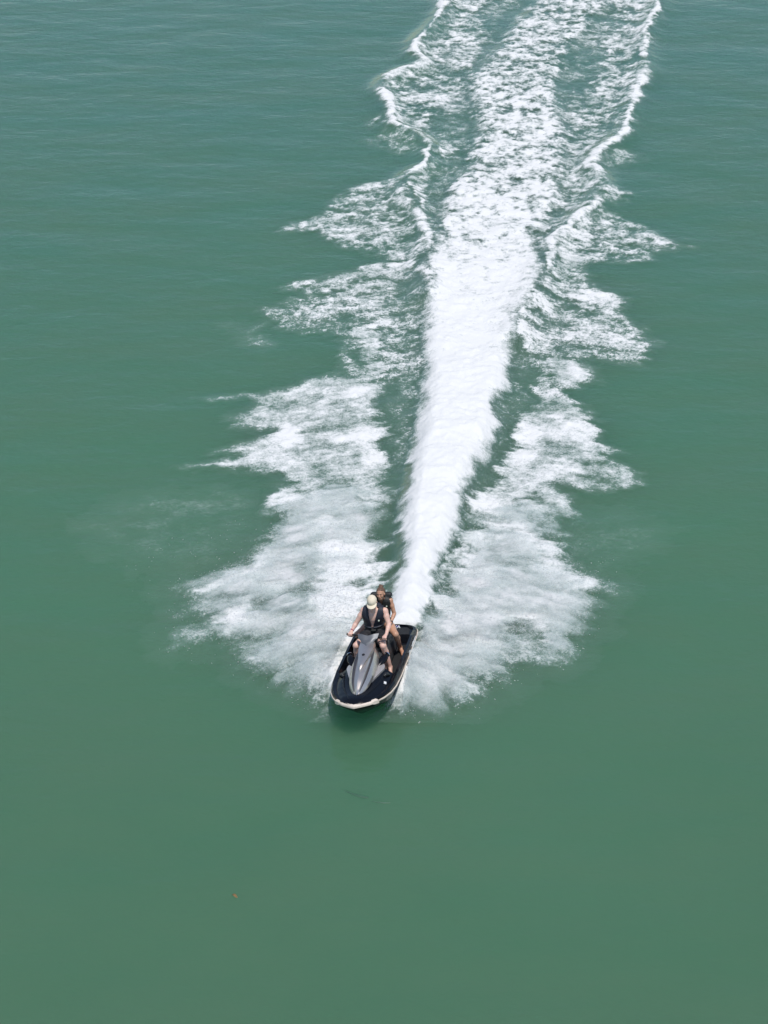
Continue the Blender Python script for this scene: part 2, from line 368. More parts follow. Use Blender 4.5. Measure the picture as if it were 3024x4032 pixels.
# right of the wash, far to near
layer("C8", [(1560, 10), (1545, 120), (1500, 160), (1500, 230), (1390, 290), (1500, 310), (1460, 400), (1450, 460), (1410, 510), (1390, 620), (1250, 720), (1080, 780), (1080, 600), (1110, 520), (1220, 500), (1210, 360), (1290, 260), (1270, 180), (1350, 120), (1300, 40), (1340, -40), (1600, -40)], 0.48, 0.16, 0.0)
layer("C8", [(1200, 780), (1280, 860), (1410, 900), (1400, 940), (1290, 985), (1180, 1010), (1100, 1080), (1020, 1190), (960, 1190), (980, 1000), (1060, 840), (1090, 780)], 0.47, 0.15, 0.1)
layer("C8", [(1250, 760), (1340, 690), (1470, 720), (1470, 765), (1300, 800)], 0.36, 0.2, 0.0)
layer("C7", [(1020, 25), (1100, 60), (1250, 125), (1400, 185), (1540, 248), (1450, 250), (1340, 285), (1320, 315), (1090, 330), (960, 350), (1020, 400), (1000, 440), (1060, 462), (1140, 490), (1210, 530), (1150, 590), (1225, 655), (1290, 710), (1350, 770), (1330, 840), (1310, 892), (1200, 892), (1000, 850), (960, 885),
    (1055, 940), (1050, 990), (940, 1000), (890, 1030), (940, 1060), (920, 1120), (800, 1130), (660, 1000), (690, 900), (600, 790), (610, 690), (680, 580), (730, 480), (760, 330), (850, 170)], 0.52, 0.15, 0.05)
layer("C7", [(800, 420), (960, 350), (1090, 330), (960, 240), (800, 290), (740, 420)], 0.62, 0.2, 0.2)
layer("C7", [(700, 830), (820, 810), (960, 880), (1050, 945), (1000, 990), (880, 1020), (740, 960)], 0.70, 0.25, 0.3)
layer("C7", [(760, 480), (1000, 440), (1130, 520), (1190, 640), (1000, 600), (800, 560)], 0.56, 0.2, 0.1)
layer("C7", [(920, 1100), (970, 1160), (1045, 1210), (1090, 1280), (1150, 1350), (1080, 1385), (1225, 1440), (1210, 1510), (1120, 1578), (1000, 1560), (860, 1525), (830, 1560), (940, 1660), (880, 1700), (360, 1700), (430, 1540), (500, 1440), (550, 1350), (610, 1240), (590, 1165), (680, 1050), (800, 1000)], 0.64, 0.2, 0.4)
layer("C7", [(640, 1180), (760, 1040), (900, 1100), (1000, 1230), (1110, 1340), (950, 1340), (820, 1340), (700, 1400), (820, 1500), (900, 1640), (560, 1680), (520, 1500), (620, 1330)], 0.74, 0.4, 0.5)
layer("C5", [(790, 0), (730, 110), (690, 200), (660, 310), (620, 420), (590, 500), (550, 600), (470, 720), (390, 850), (330, 950), (290, 1050), (240, 1200), (200, 1330), (330, 1290), (400, 1265), (490, 1275), (500, 1205), (580, 1230), (660, 1250), (650, 1150), (760, 1130), (880, 1125), (870, 1020), (1000, 1005), (1190, 1005), (1270, 965),
    (1200, 915), (1120, 885), (1350, 835), (1290, 800), (1380, 730), (1400, 660), (1350, 615), (1460, 590), (1400, 555), (1300, 510), (1200, 410), (1210, 345), (1150, 255), (1250, 262), (1190, 205), (1150, 130), (1330, 142), (1220, 60), (1200, -10)], 0.60, 0.3, 0.75, 0.22)
layer("C5", [(700, 240), (640, 420), (580, 560), (480, 730), (400, 870), (520, 900), (640, 880), (760, 920), (830, 860), (760, 740), (900, 740), (1100, 760), (1200, 700), (1150, 620), (1000, 580), (880, 520), (780, 440), (800, 330), (760, 240)], 1.02, 0.4, 0.85, 0.3, 0.6)
layer("C5", [(1000, 260), (1130, 270), (1205, 345), (1180, 400), (1060, 360), (960, 320)], 0.86, 0.25, 0.6, 0.2)
layer("C5", [(1150, 560), (1330, 545), (1450, 592), (1340, 612), (1200, 620)], 0.66, 0.2, 0.8, 0.2)
layer("C5", [(740, 640), (1000, 620), (1180, 690), (1280, 720), (1100, 760), (900, 750)], 0.74, 0.25, 0.8, 0.25)
layer("C5", [(1100, 890), (1200, 880), (1270, 965), (1190, 985), (1080, 950)], 0.66, 0.2, 0.8, 0.2)
layer("C5", [(330, 1130), (430, 1060), (560, 1030), (650, 990), (800, 1000), (760, 1080), (560, 1100), (490, 1180), (490, 1265), (390, 1250), (270, 1290), (300, 1200)], 0.68, 0.3, 0.9, 0.22, 0.6)
layer("C5", [(380, 880), (520, 880), (760, 900), (820, 980), (640, 1000), (420, 1050), (350, 1050)], 0.66, 0.3, 0.9, 0.25, 0.6)
layer("C5", [(640, 420), (560, 560), (470, 700), (400, 820), (330, 960), (300, 980), (330, 820), (420, 650), (500, 460), (580, 330), (640, 250)], 0.66, 0.2, 0.5, 0.05, 0.3)
# faint drift of mist left and right of the spray
# thin lace filling the lanes between the arms and the wash
layer("D", [(960, -30), (880, 130), (860, 200), (880, 280), (925, 340), (890, 420), (905, 560), (880, 700), (840, 820), (835, 900), (845, 1000), (850, 1100), (870, 1100), (900, 930), (930, 780), (940, 600), (990, 400), (1030, 200), (1150, -30)], 0.41, 0.3, 0.15)
layer("D", [(1440, -30), (1370, 150), (1340, 280), (1270, 380), (1230, 500), (1180, 640), (1170, 720), (1140, 820), (1120, 900), (1080, 1000), (1030, 1090), (990, 1100), (1020, 1040), (1070, 900), (1100, 760), (1150, 620), (1170, 480), (1200, 300), (1200, 160), (1300, -30)], 0.42, 0.3, 0.15)
layer("S", [(1480, 2845), (1560, 2805), (1700, 2765), (1770, 2785), (1610, 2835), (1500, 2855)], 0.26, 0.6, 1.0, 0.05)
layer("S", [(1215, 2800), (1290, 2790), (1300, 2850), (1230, 2870)], 0.22, 0.3, 1.0, 0.05)
layer("S", [(300, 2080), (520, 1920), (800, 1840), (960, 1800), (1000, 2000), (900, 2200), (820, 2300), (640, 2260), (420, 2160)], 0.19, 1.2, 1.0, 0.05)
layer("S", [(2180, 2000), (2420, 1990), (2640, 2080), (2600, 2160), (2420, 2260), (2260, 2330), (2180, 2200)], 0.16, 1.2, 1.0, 0.05)
# thinner places
HOLES = []
def hole(c, pts, amount, edge, z=0.0): HOLES.append((outline(c, pts, z), amount, edge))
hole("C5", [(840, 820), (1080, 790), (1120, 860), (1060, 950), (900, 980), (840, 920)], 0.38, 0.4, 0.2)
hole("C4", [(1060, 560), (1160, 620), (1120, 800), (1160, 930), (1060, 980), (960, 940), (1020, 760)], 0.36, 0.4, 0.2)
hole("C4", [(700, 870), (860, 800), (900, 840), (760, 890)], 0.5, 0.2, 0.2)
hole("C6", [(1230, 300), (1420, 330), (1440, 560), (1330, 560), (1200, 520)], 0.25, 0.4)
hole("C6", [(900, 1280), (1060, 1260), (1100, 1330), (960, 1350)], 0.3, 0.3)
hole("C6", [(560, 1150), (900, 1100), (1000, 1180), (700, 1200)], 0.25, 0.25)
hole("C8", [(1080, 200), (1280, 180), (1280, 330), (1200, 490), (1090, 480)], 0.22, 0.3)
hole("C8", [(690, 60), (880, 20), (860, 120), (720, 220)], 0.22, 0.3)
hole("C8", [(480, 560), (660, 560), (680, 680), (560, 680)], 0.15, 0.3)
hole("C5", [(760, 250), (900, 400), (1000, 480), (880, 480), (760, 400)], 0.25, 0.4, 0.2)

STERN = Vector(ski_world((0, 1.6, 0)))
def wake_height(P):
    """large shapes of the water: mound of the jet wash, troughs beside it, crests of the wake."""
    h = np.zeros(len(P), np.float32)
    sd = sdist(P, WASH, pad=3.0)
    along = np.clip(P[:, 1] - STERN.y, 0, 80)
    rise = smoothstep(-1.0, 0.3, P[:, 1] - STERN.y)
    top = (0.10 + 0.22 * np.exp(-((along - 5) / 7.0) ** 2) + 0.06 * np.exp(-along / 30)) * rise
    h += top * smoothstep(-0.25, 0.38, sd)
    h -= 0.10 * np.exp(-along / 14) * rise * np.exp(-((sd + 0.7) / 0.45) ** 2)
    for C in (CREST_L, CREST_R):
        dc = -sdist(P, C, closed=False, pad=3.0)
        h += 0.21 * np.exp(-(dc / 0.40) ** 2)
    h += 0.02 * (fbm(P[:, 0] * 0.35, P[:, 1] * 0.6, 3) - 0.5) * 2
    return h, sd

def fan_grid(px0, px1, py0, py1, step):
    """a sheet of the sea whose mesh gets coarser with distance"""
    xs = np.arange(px0, px1 + 1, step); ys = np.arange(py0, py1 + 1, step)
    X, Y = np.meshgrid(xs, ys)
    P = ground(X.ravel(), Y.ravel())
    nx, ny = len(xs), len(ys)
    i = np.arange(nx * ny).reshape(ny, nx)
    f = np.stack([i[1:, :-1].ravel(), i[1:, 1:].ravel(), i[:-1, 1:].ravel(), i[:-1, :-1].ravel()], -1)
    return P, f, nx, ny

# --- the sea: one sheet to the horizon ----------------------------------------------------
P, f, nx, ny = fan_grid(-700, 3724, -460, 5000, 14)
h, _ = wake_height(P)
ex = np.minimum(np.arange(nx), np.arange(nx)[::-1]); ey = np.minimum(np.arange(ny), np.arange(ny)[::-1])
fade = np.clip(np.minimum(ex[None, :], ey[:, None]) / 12.0, 0, 1).ravel()
V = np.column_stack([P, h * fade])
n0 = len(V)
ii = np.arange(nx * ny).reshape(ny, nx)
rim = np.concatenate([ii[0, :], ii[1:, -1], ii[-1, -2::-1], ii[-2:0:-1, 0]])
c0 = V[rim].mean(0)
ring = V[rim].copy()
a = np.arctan2(ring[:, 1] - c0[1], ring[:, 0] - c0[0])
prev = rim; faces_extra = []
for rad in (250, 900, 6000):
    nv = np.column_stack([c0[0] + rad * np.cos(a), c0[1] + rad * np.sin(a), np.zeros(len(a))])
    base = len(V); V = np.vstack([V, nv]); cur = base + np.arange(len(a))
    nxt = np.roll(np.arange(len(a)), -1)
    faces_extra.append(np.stack([prev, prev[nxt], cur[nxt], cur], -1)); prev = cur
F_all = np.vstack([f] + [e[:, ::-1] for e in faces_extra])
sea = make_obj("sea", V, F_all, MAT["sea"])
nz_ = np.zeros(len(sea.data.polygons) * 3, np.float32); sea.data.polygons.foreach_get("normal", nz_)
flip = nz_.reshape(-1, 3)[:, 2] < 0
if flip.any():
    F_all[flip] = F_all[flip][:, ::-1]
    bpy.data.objects.remove(sea); sea = make_obj("sea", V, F_all, MAT["sea"])
tag(sea, "calm turbid green sea with faint ripples", "sea", kind="structure")

# --- foam on the water --------------------------------------------------------------------
P, f, nx, ny = fan_grid(260, 2760, -40, 2860, 3)
W1 = np.column_stack([fbm(P[:, 0] * 0.9, P[:, 1] * 0.9, 3) - 0.5, fbm(P[:, 0] * 0.9 + 50, P[:, 1] * 0.9 + 9, 3) - 0.5])
W2 = np.column_stack([fbm(P[:, 0] * 4 + 3, P[:, 1] * 4, 3) - 0.5, fbm(P[:, 0] * 4 + 80, P[:, 1] * 4 + 9, 3) - 0.5])
side = np.where(P[:, 0] < 0.0 + (P[:, 1] - 30) * 0.06, -1.0, 1.0)
ux = side; uy = np.where(side < 0, -0.45, -0.36); nn = np.hypot(ux, uy); ux = ux / nn; uy = uy / nn
S_ = P[:, 0] * ux + P[:, 1] * uy; T_ = -P[:, 0] * uy + P[:, 1] * ux
streak = fbm(S_ * 0.55 + W2[:, 0] * 0.3 + side * 20, T_ * 2.3 + W1[:, 1] * 0.8, 4, 0.6)
streak_f = fbm(S_ * 1.6 + 31, T_ * 7.0 + W2[:, 0], 3, 0.6)
Q = P + W1 * 0.55 + W2 * 0.28
Q = Q + np.column_stack([ux, uy]) * ((streak - 0.5) * 0.9)[:, None]
d = np.zeros(len(P), np.float32); soft = np.zeros(len(P), np.float32); cover = np.zeros(len(P), np.float32); airy = np.zeros(len(P), np.float32)
for poly, amt, edge, sf, stk in LAYERS:
    sd = sdist(Q, poly, pad=1.5)
    e = smoothstep(-edge * 0.9, edge * 0.7, sd) if sf >= 0.7 else smoothstep(-edge * 1.3, edge * 1.5, sd)
    yw = P[:, 1] + W1[:, 0] * 3.0 + W2[:, 0] * 1.5
    if sf >= 0.7: e = e * (1 - smoothstep(37.2, 39.8, yw))
    elif stk != 0.3: e = e * smoothstep(34.0, 36.2, yw)
    v = amt * e
    up = v > d
    soft = np.where(up, soft * (1 - e) + sf * e, soft)
    d = np.maximum(d, v)
    cover = np.maximum(cover, e)
    if sf >= 0.7: airy = np.maximum(airy, e * min(1, amt * 1.3))
AIRY = [L_[0] for L_ in LAYERS if L_[3] >= 0.7 and L_[1] > 0.6]
for poly in (AIRY[0], max((q for q in AIRY if q[:, 0].mean() > 0), key=lambda q: np.ptp(q[:, 0]))):     # haze of finest drops round each fan
    e2 = smoothstep(-1.3, 0.4, sdist(Q, poly, pad=2.0)) * (1 - smoothstep(36.0, 40.0, P[:, 1])) * smoothstep(27.6, 29.8, P[:, 1] + W1[:, 0] * 3)
    v = 0.27 * e2; up = v > d
    soft = np.where(up, np.maximum(soft, e2), soft); d = np.maximum(d, v); cover = np.maximum(cover, e2)
for poly, amt, edge in HOLES:
    d *= 1 - amt * smoothstep(-edge, edge, sdist(Q, poly, pad=1.5))
far = smoothstep(8, 24, P[:, 1] - STERN.y)
patch = (fbm(P[:, 0] * 4.6 + 15, P[:, 1] * 4.6, 3, 0.7) - 0.5) * 2
mid = fbm(P[:, 0] * 1.3 + 5, P[:, 1] * 1.3, 4, 0.6) - 0.5
lace = ridge(P[:, 0] * 1.9 + W2[:, 0] * 1.2, P[:, 1] * 1.9 + W2[:, 1] * 1.2, 3)
hard = 1 - soft
d = d + cover * np.clip(d * 1.8, 0.3, 1) * (mid * (0.42 + 0.45 * soft) + (streak - 0.5) * (0.38 + 0.12 * soft) + (streak_f - 0.5) * (0.34 - 0.16 * soft) + hard * (lace - 0.35) * 0.30 + hard * patch * (0.15 + 0.28 * far) + hard * 0.01 * far)
d = d - 0.05 * far * cover
soft = np.maximum(soft, 0.60 * far)
H0, _ = wake_height(P)
# crests: a bright line of breaking foam
for C in (CREST_L, CREST_R):
    dc = -sdist(P + W1 * 0.5 + W2 * 0.20, C, closed=False, pad=2.0)
    w = 0.02 + 0.34 * fbm(P[:, 0] * 0.5, P[:, 1] * 0.5 + 70, 2)
    g = np.exp(-(dc / w) ** 2) * smoothstep(0.20, 0.48, fbm(P[:, 0] * 0.45 + 9, P[:, 1] * 0.45, 2))
    d = np.maximum(d, g * (0.82 + (streak_f - 0.5) * 0.9 + patch * 0.3))
# jet wash
W3 = np.column_stack([fbm(P[:, 0] * 9 + 3, P[:, 1] * 9, 2) - 0.5, fbm(P[:, 0] * 9 + 80, P[:, 1] * 9 + 9, 2) - 0.5])
QW = P + W1 * 0.45 + W2 * 0.26 + W3 * 0.08
sdw = sdist(QW, WASH, pad=2.0)
along = np.clip(P[:, 1] - STERN.y, 0, 80)
amt = np.interp(along, [0, 10, 16, 22, 30, 45], [1.3, 1.06, 0.87, 0.73, 0.61, 0.52])
ew = smoothstep(-0.18 - along * 0.010, 0.24 + along * 0.004, sdw)
core = smoothstep(0.1, 0.55, sdw)
dw = ew * patch * 0.55 * smoothstep(7, 24, along) + ew * (amt * (0.80 + 0.2 * core)) + ew * (mid * 0.5 + (lace - 0.35) * 0.16) * np.interp(along, [0, 10, 22], [0.5, 0.8, 1.0])
wash_wins = dw > d
soft = np.where(wash_wins, np.interp(along, [0, 4, 14, 30], [0.82, 0.75, 0.5, 0.60]), soft)
d = np.maximum(d, dw)
# relief
lump = (fbm(P[:, 0] * 1.5 + 3, P[:, 1] * 1.5, 3) - 0.5) * 0.30 + (fbm(P[:, 0] * 5, P[:, 1] * 5 + 4, 3) - 0.5) * 0.13
z = H0 + 0.025 + 0.03 * np.clip(d, 0, 1.2)
z += ew * lump * np.interp(along, [0, 6, 14, 45], [0.3, 0.45, 0.45, 0.25])
SK = np.array([SKI_T.x, SKI_T.y])
rad = np.hypot(P[:, 0] - SK[0], P[:, 1] - SK[1] - 0.3)
hs = 0.42 * np.exp(-np.clip(rad - 0.8, 0, 9) / 2.2) + 0.10
z += airy * hs * (0.55 + 0.35 * (streak - 0.5) + 0.4 * (mid))
z += (1 - ew) * np.clip(d, 0, 1) * (fbm(P[:, 0] * 4.2, P[:, 1] * 4.2 + 4, 3) - 0.4) * 0.09
# keep the foam out of the hull
yaw = R(-10.9)
lx = (P[:, 0] - SK[0]) * math.cos(yaw) + (P[:, 1] - SK[1]) * math.sin(yaw); ly = -(P[:, 0] - SK[0]) * math.sin(yaw) + (P[:, 1] - SK[1]) * math.cos(yaw)
inhull = (np.abs(lx + 0.02) < np.interp(ly, [-1.0, -0.6, -0.1, 1.55], [0.0, 0.30, 0.52, 0.52])) & (ly > -1.0) & (ly < 1.55)
hb = np.exp(-((np.abs(lx + 0.02) - 0.64) / 0.20) ** 2) * smoothstep(-0.95, -0.2, ly) * (1 - smoothstep(1.3, 2.2, ly))
d = np.maximum(d, hb * (0.82 + mid * 0.8 + (streak_f - 0.5) * 0.5)); soft = np.where(hb > 0.25, np.maximum(soft, 0.8), soft)
z = z + hb * np.where(lx > 0, 0.20, 0.10) * (0.8 + mid)
z = np.where(inhull, np.minimum(z, 0.04), np.maximum(z, H0 + 0.012))
z = np.maximum(z, H0 + 0.012)
keep_v = d > 0.06
kf = keep_v[f].any(1) & ~inhull[f].all(1)
def sub_mesh(name, fmask, mat):
    ff = f[fmask]
    used = np.unique(ff); remap = np.full(len(P), -1, np.int64); remap[used] = np.arange(len(used))
    o = make_obj(name, np.column_stack([P, z])[used], remap[ff], mat)
    set_attr(o, "dens", d[used]); set_attr(o, "soft", soft[used])
    return o
fw = wash_wins[f].all(1) & (sdw[f].min(1) > -0.7)
wash = sub_mesh("jet_wash", kf & fw, MAT["foam"])
tag(wash, "dense white churned strip of jet wash straight behind the jet ski", "wash", kind="stuff")
left_f = (side[f].mean(1) < 0)
fl = sub_mesh("wake_foam", kf & ~fw & left_f, MAT["foam"])
tag(fl, "lacy white foam spreading in fingers left of the jet wash", "foam", kind="stuff")
fr = sub_mesh("wake_foam", kf & ~fw & ~left_f, MAT["foam"])
tag(fr, "lacy white foam spreading in fingers right of the jet wash", "foam", kind="stuff")

# --- spray in the air: thin torn veils of fine drops, and single drops -------------------------
nearhull = (lx > -0.76) & (lx < 0.60) & (ly > -1.75) & (ly < 1.75)
def spray(name, sd_, n, label, size=(0.0035, 0.008), stretch=2.6):
    wgt = airy * np.clip(d + 0.08, 0, 1.0) * near * ~(np.abs(lx + 0.05) < 0.72) * (rad < 6.5) * (side * sd_ > 0)
    cell = np.clip(P[:, 1] / 31.0, 0.5, 3) ** 3
    w = np.clip(wgt, 0, None) * cell; w = w / w.sum()
    k = rng.choice(len(P), n, p=w)
    px = P[k] + rng.normal(0, 0.05, (n, 2))
    hh = hs[k] * (0.4 + airy[k])
    pz = z[k] + hh * np.abs(rng.normal(0, 0.55, n)) * rng.random(n) * 1.4
    r = np.exp(rng.uniform(np.log(size[0]), np.log(size[1]), n))
    st = rng.uniform(1.0, stretch, n)
    dirv = np.column_stack([ux[k], uy[k], rng.normal(0.1, 0.35, n)]) + rng.normal(0, 0.25, (n, 3))
    dirv /= np.linalg.norm(dirv, axis=1)[:, None]
    e1 = np.cross(dirv, [0.1, 0.2, 1.0]); e1 /= np.linalg.norm(e1, axis=1)[:, None]; e2 = np.cross(dirv, e1)
    C = np.column_stack([px, pz])
    v = np.empty((n, 4, 3), np.float32)
    v[:, 0] = C + dirv * (r * st * 1.4)[:, None]
    for j, an in enumerate((0, 2.094, 4.189)):
        v[:, j + 1] = C - dirv * (r * st * 0.5)[:, None] + (e1 * math.cos(an) + e2 * math.sin(an)) * r[:, None]
    b = (np.arange(n) * 4)[:, None]
    tri = np.stack([b + t for t in ([0, 1, 2], [0, 2, 3], [0, 3, 1], [1, 3, 2])], 1).reshape(-1, 3)
    VV = [v.reshape(-1, 3)]; TT = [tri]; DD = [np.full(n * 4, 2.0)]; SS = [np.zeros(n * 4)]; base = n * 4
    gi = np.arange(nx * ny).reshape(ny, nx)[::2, ::2]
    q = np.stack([gi[1:, :-1].ravel(), gi[1:, 1:].ravel(), gi[:-1, 1:].ravel(), gi[:-1, :-1].ravel()], -1)
    for kk, lift in enumerate((0.35, 0.8)):
        sk = fbm(S_ * 0.8 + 13 * kk + 5, T_ * 3.0 + W1[:, 0] * 1.5 + 7 * kk, 4, 0.62); sk2 = fbm(P[:, 0] * 1.1 + 9 * kk, P[:, 1] * 1.1 + 3, 3)
        dk = airy * (0.50 - 0.10 * kk) * (0.35 + 0.65 * near) + airy * ((sk - 0.5) * 0.8 + (sk2 - 0.5) * 1.3)
        dk = np.where(inhull | (side * sd_ < 0), 0, dk) * smoothstep(0.1, 0.5, airy)
        zk = z + hs * lift * (0.55 + 0.6 * (sk - 0.35)) * smoothstep(0.05, 0.7, airy)
        m = (dk[q] > 0.07).any(1) & ~nearhull[q].any(1)
        qq = q[m]; used = np.unique(qq); re = np.full(len(P), -1, np.int64); re[used] = np.arange(len(used)) + base
        rq = re[qq]; TT += [rq[:, [0, 1, 2]], rq[:, [0, 2, 3]]]
        VV.append(np.column_stack([P[used], zk[used]])); DD.append(dk[used]); SS.append(np.ones(len(used))); base += len(used)
    o = make_obj(name, np.vstack(VV), np.vstack(TT), MAT["foam"])
    set_attr(o, "dens", np.concatenate(DD)); set_attr(o, "soft", np.concatenate(SS))
    tag(o, label, "spray", kind="stuff")
    return o
near = np.exp(-np.clip(rad - 1.0, 0, 20) / 3.2)
spray("spray", -1, 6000, "fine white spray thrown up left of the jet ski")
spray("spray", 1, 6000, "fine white spray thrown up right of the jet ski")
# the jet ski is built in its own frame: x to its left-hand side, -y the bow, z up
def empty(name, loc_local):
    e = bpy.data.objects.new(name, None)
    e.empty_display_size = 0.3
    m = SKI_R.to_4x4(); m.translation = ski_world(loc_local)
    e.matrix_world = m
    COL.objects.link(e)
    return e
ski = empty("jet_ski", (0, 0, 0))
tag(ski, "black and silver jet ski with cream bumper rail speeding bow first with two riders", "jet ski")

def loft(name, rows, mat, parent, closed=False, sharp=40, caps=False):
    """rows: list of (n,3) point rows -> one skin"""
    A = np.array(rows, float); m, n, _ = A.shape
    fs = []
    nn = n if closed else n - 1
    for i in range(m - 1):
        for j in range(nn):
            k = (j + 1) % n
            fs.append((i * n + j, i * n + k, (i + 1) * n + k, (i + 1) * n + j))
    if caps:
        fs.append(tuple(range(n - 1, -1, -1))); fs.append(tuple((m - 1) * n + j for j in range(n)))
    o = make_obj(name, A.reshape(-1, 3), fs, mat, parent, True, sharp)
    import bmesh
    bm = bmesh.new(); bm.from_mesh(o.data); bmesh.ops.remove_doubles(bm, verts=bm.verts, dist=1e-5); bmesh.ops.recalc_face_normals(bm, faces=bm.faces); bm.to_mesh(o.data); bm.free()
    o.data.polygons.foreach_set("use_smooth", np.ones(len(o.data.polygons), bool)); o.data.set_sharp_from_angle(angle=R(sharp))
    return o

def key(y, ks):
    ys = [k[0] for k in ks]; vs = [k[1] for k in ks]
    return float(np.interp(y, ys, vs))
def smoothkey(y, ks):
    ys = np.array([k[0] for k in ks]); vs = np.array([k[1] for k in ks])
    if y <= ys[0]: return float(vs[0])
    if y >= ys[-1]: return float(vs[-1])
    i = int(np.searchsorted(ys, y)) - 1; i = max(0, min(i, len(ys) - 2))
    d = np.gradient(vs, ys); hh = ys[i + 1] - ys[i]; t = (y - ys[i]) / hh
    return float((2*t**3-3*t**2+1)*vs[i] + (t**3-2*t**2+t)*hh*d[i] + (-2*t**3+3*t**2)*vs[i+1] + (t**3-t**2)*hh*d[i+1])

WK = [(-1.57, 0.0), (-1.52, 0.10), (-1.44, 0.23), (-1.32, 0.36), (-1.15, 0.465), (-0.95, 0.54), (-0.7, 0.585), (-0.3, 0.60), (0.6, 0.60), (1.3, 0.59), (1.48, 0.575), (1.57, 0.545), (1.64, 0.47), (1.68, 0.36), (1.71, 0.18), (1.72, 0.0)]
ZR = [(-1.57, 0.54), (-1.2, 0.50), (-0.5, 0.455), (0.5, 0.42), (1.72, 0.385)]
hw = lambda y: key(y, WK)
zr = lambda y: smoothkey(y, ZR)
YS = sorted(set(list(np.linspace(-1.57, -0.45, 40)) + [-0.42, -0.40, -0.385, -0.375, -0.36, -0.34, -0.32, -0.28] + list(np.linspace(-0.25, 1.25, 32)) + [1.27, 1.30, 1.34] + list(np.linspace(1.38, 1.72, 26))))

# hull under the rail
rows = []
for y in YS:
    w = hw(y); z1 = zr(y)
    keel = smoothkey(y, [(-1.57, 0.50), (-1.48, 0.40), (-1.3, 0.27), (-1.0, 0.09), (-0.5, -0.08), (0.3, -0.15), (1.72, -0.16)])
    chz = min(keel + 0.24, z1 - 0.12) if y > -1.3 else keel + (z1 - keel) * 0.55
    half = [(w - 0.012, z1), (w * 0.90, z1 - (z1 - chz) * 0.42), (w * 0.80, chz), (w * 0.74, chz - (chz - keel) * 0.12), (w * 0.42, keel + (chz - keel) * 0.46), (0.0, keel)]
    rows.append([(x, y, z) for x, z in half] + [(-x, y, z) for x, z in half[-2::-1]])
loft("hull", rows, MAT["gloss_black"], ski, sharp=35)

# upper deck: bow deck, raised gunwales, foot wells, seat base, stern platform
def deck_half(y):
    w = hw(y); z1 = zr(y)
    lip = key(y, [(-1.57, 0.03), (-1.3, 0.06), (-0.8, 0.10), (-0.3, 0.13), (1.1, 0.12), (1.4, 0.07), (1.72, 0.05)])
    k = min(1.0, w / 0.40)
    P0 = (w - 0.004, z1 + 0.012); P1 = (w - 0.004 * k, z1 + lip * 0.62); P2 = (w - 0.03 * k, z1 + lip); P3 = (w - 0.075 * k, z1 + lip * 1.0)
    # bow deck
    cr = smoothkey(y, [(-1.57, 0.0), (-1.53, 0.006), (-1.48, 0.036), (-1.42, 0.058), (-1.34, 0.066), (-1.2, 0.066), (-0.9, 0.075), (-0.6, 0.115), (-0.3, 0.15), (0, 0.17)])
    def bow(x): return z1 + lip * 0.86 + cr * (1 - (x / max(w, 0.05)) ** 2)
    b = [P3, (w * 0.80, z1 + lip * 0.72 + cr * 0.15), (w * 0.62, bow(w * 0.62)), (w * 0.33, bow(w * 0.33)), (0, bow(0))]
    # foot well
    fz = key(y, [(-0.4, 0.30), (0.0, 0.25), (1.2, 0.25)])
    c = [P3, (w - 0.135, fz), (0.235, fz), (0.20, 0.60), (0, 0.66)]
    # stern platform
    pz = 0.385
    s = [P3, (w - 0.10 * k, pz + 0.02), (min(0.25, w * 0.6), pz + 0.02), (min(0.19, w * 0.4), pz + 0.02), (0, pz + 0.02)]
    t1 = smoothstep(-0.40, -0.34, np.array(y)); t2 = smoothstep(1.26, 1.32, np.array(y))
    out = []
    for q in range(5):
        x = b[q][0] * (1 - t1) + c[q][0] * t1; z = b[q][1] * (1 - t1) + c[q][1] * t1
        out.append((x * (1 - t2) + s[q][0] * t2, z * (1 - t2) + s[q][1] * t2))
    return [P0, P1, P2] + out
rows = []
for y in YS:
    half = deck_half(y)
    rows.append([(x, y, z) for x, z in half] + [(-x, y, z) for x, z in half[-2::-1]])
deck = loft("deck", rows, MAT["gloss_black"], ski, sharp=32)
def deck_z(x, y):
    h = deck_half(y); xs = [p[0] for p in h][::-1]; zs = [p[1] for p in h][::-1]
    return float(np.interp(abs(x), xs, zs))

def sweep(name, path, prof, mat, parent, sharp=40):
    """profile (out, up) carried along a level path of (x,y,z)"""
    path = np.array(path, float); n = len(path); rows = []
    for i in range(n):
        a = path[max(i - 1, 0)]; b = path[min(i + 1, n - 1)]
        t = (b - a)[:2]; t /= np.linalg.norm(t) + 1e-9
        nrm = np.array([t[1], -t[0]])
        rows.append([(path[i][0] + nrm[0] * o, path[i][1] + nrm[1] * o, path[i][2] + u) for o, u in prof])
    return loft(name, rows, mat, parent, closed=True, sharp=sharp, caps=True)
def rim_path(y_end, sgn_full=True, extra=0.0):
    yy = [y for y in np.linspace(-1.57, y_end, 80)]
    right = [(hw(y) + extra, y, zr(y)) for y in yy]
    left = [(-x, y, z) for x, y, z in right[:0:-1]]
    return left + right
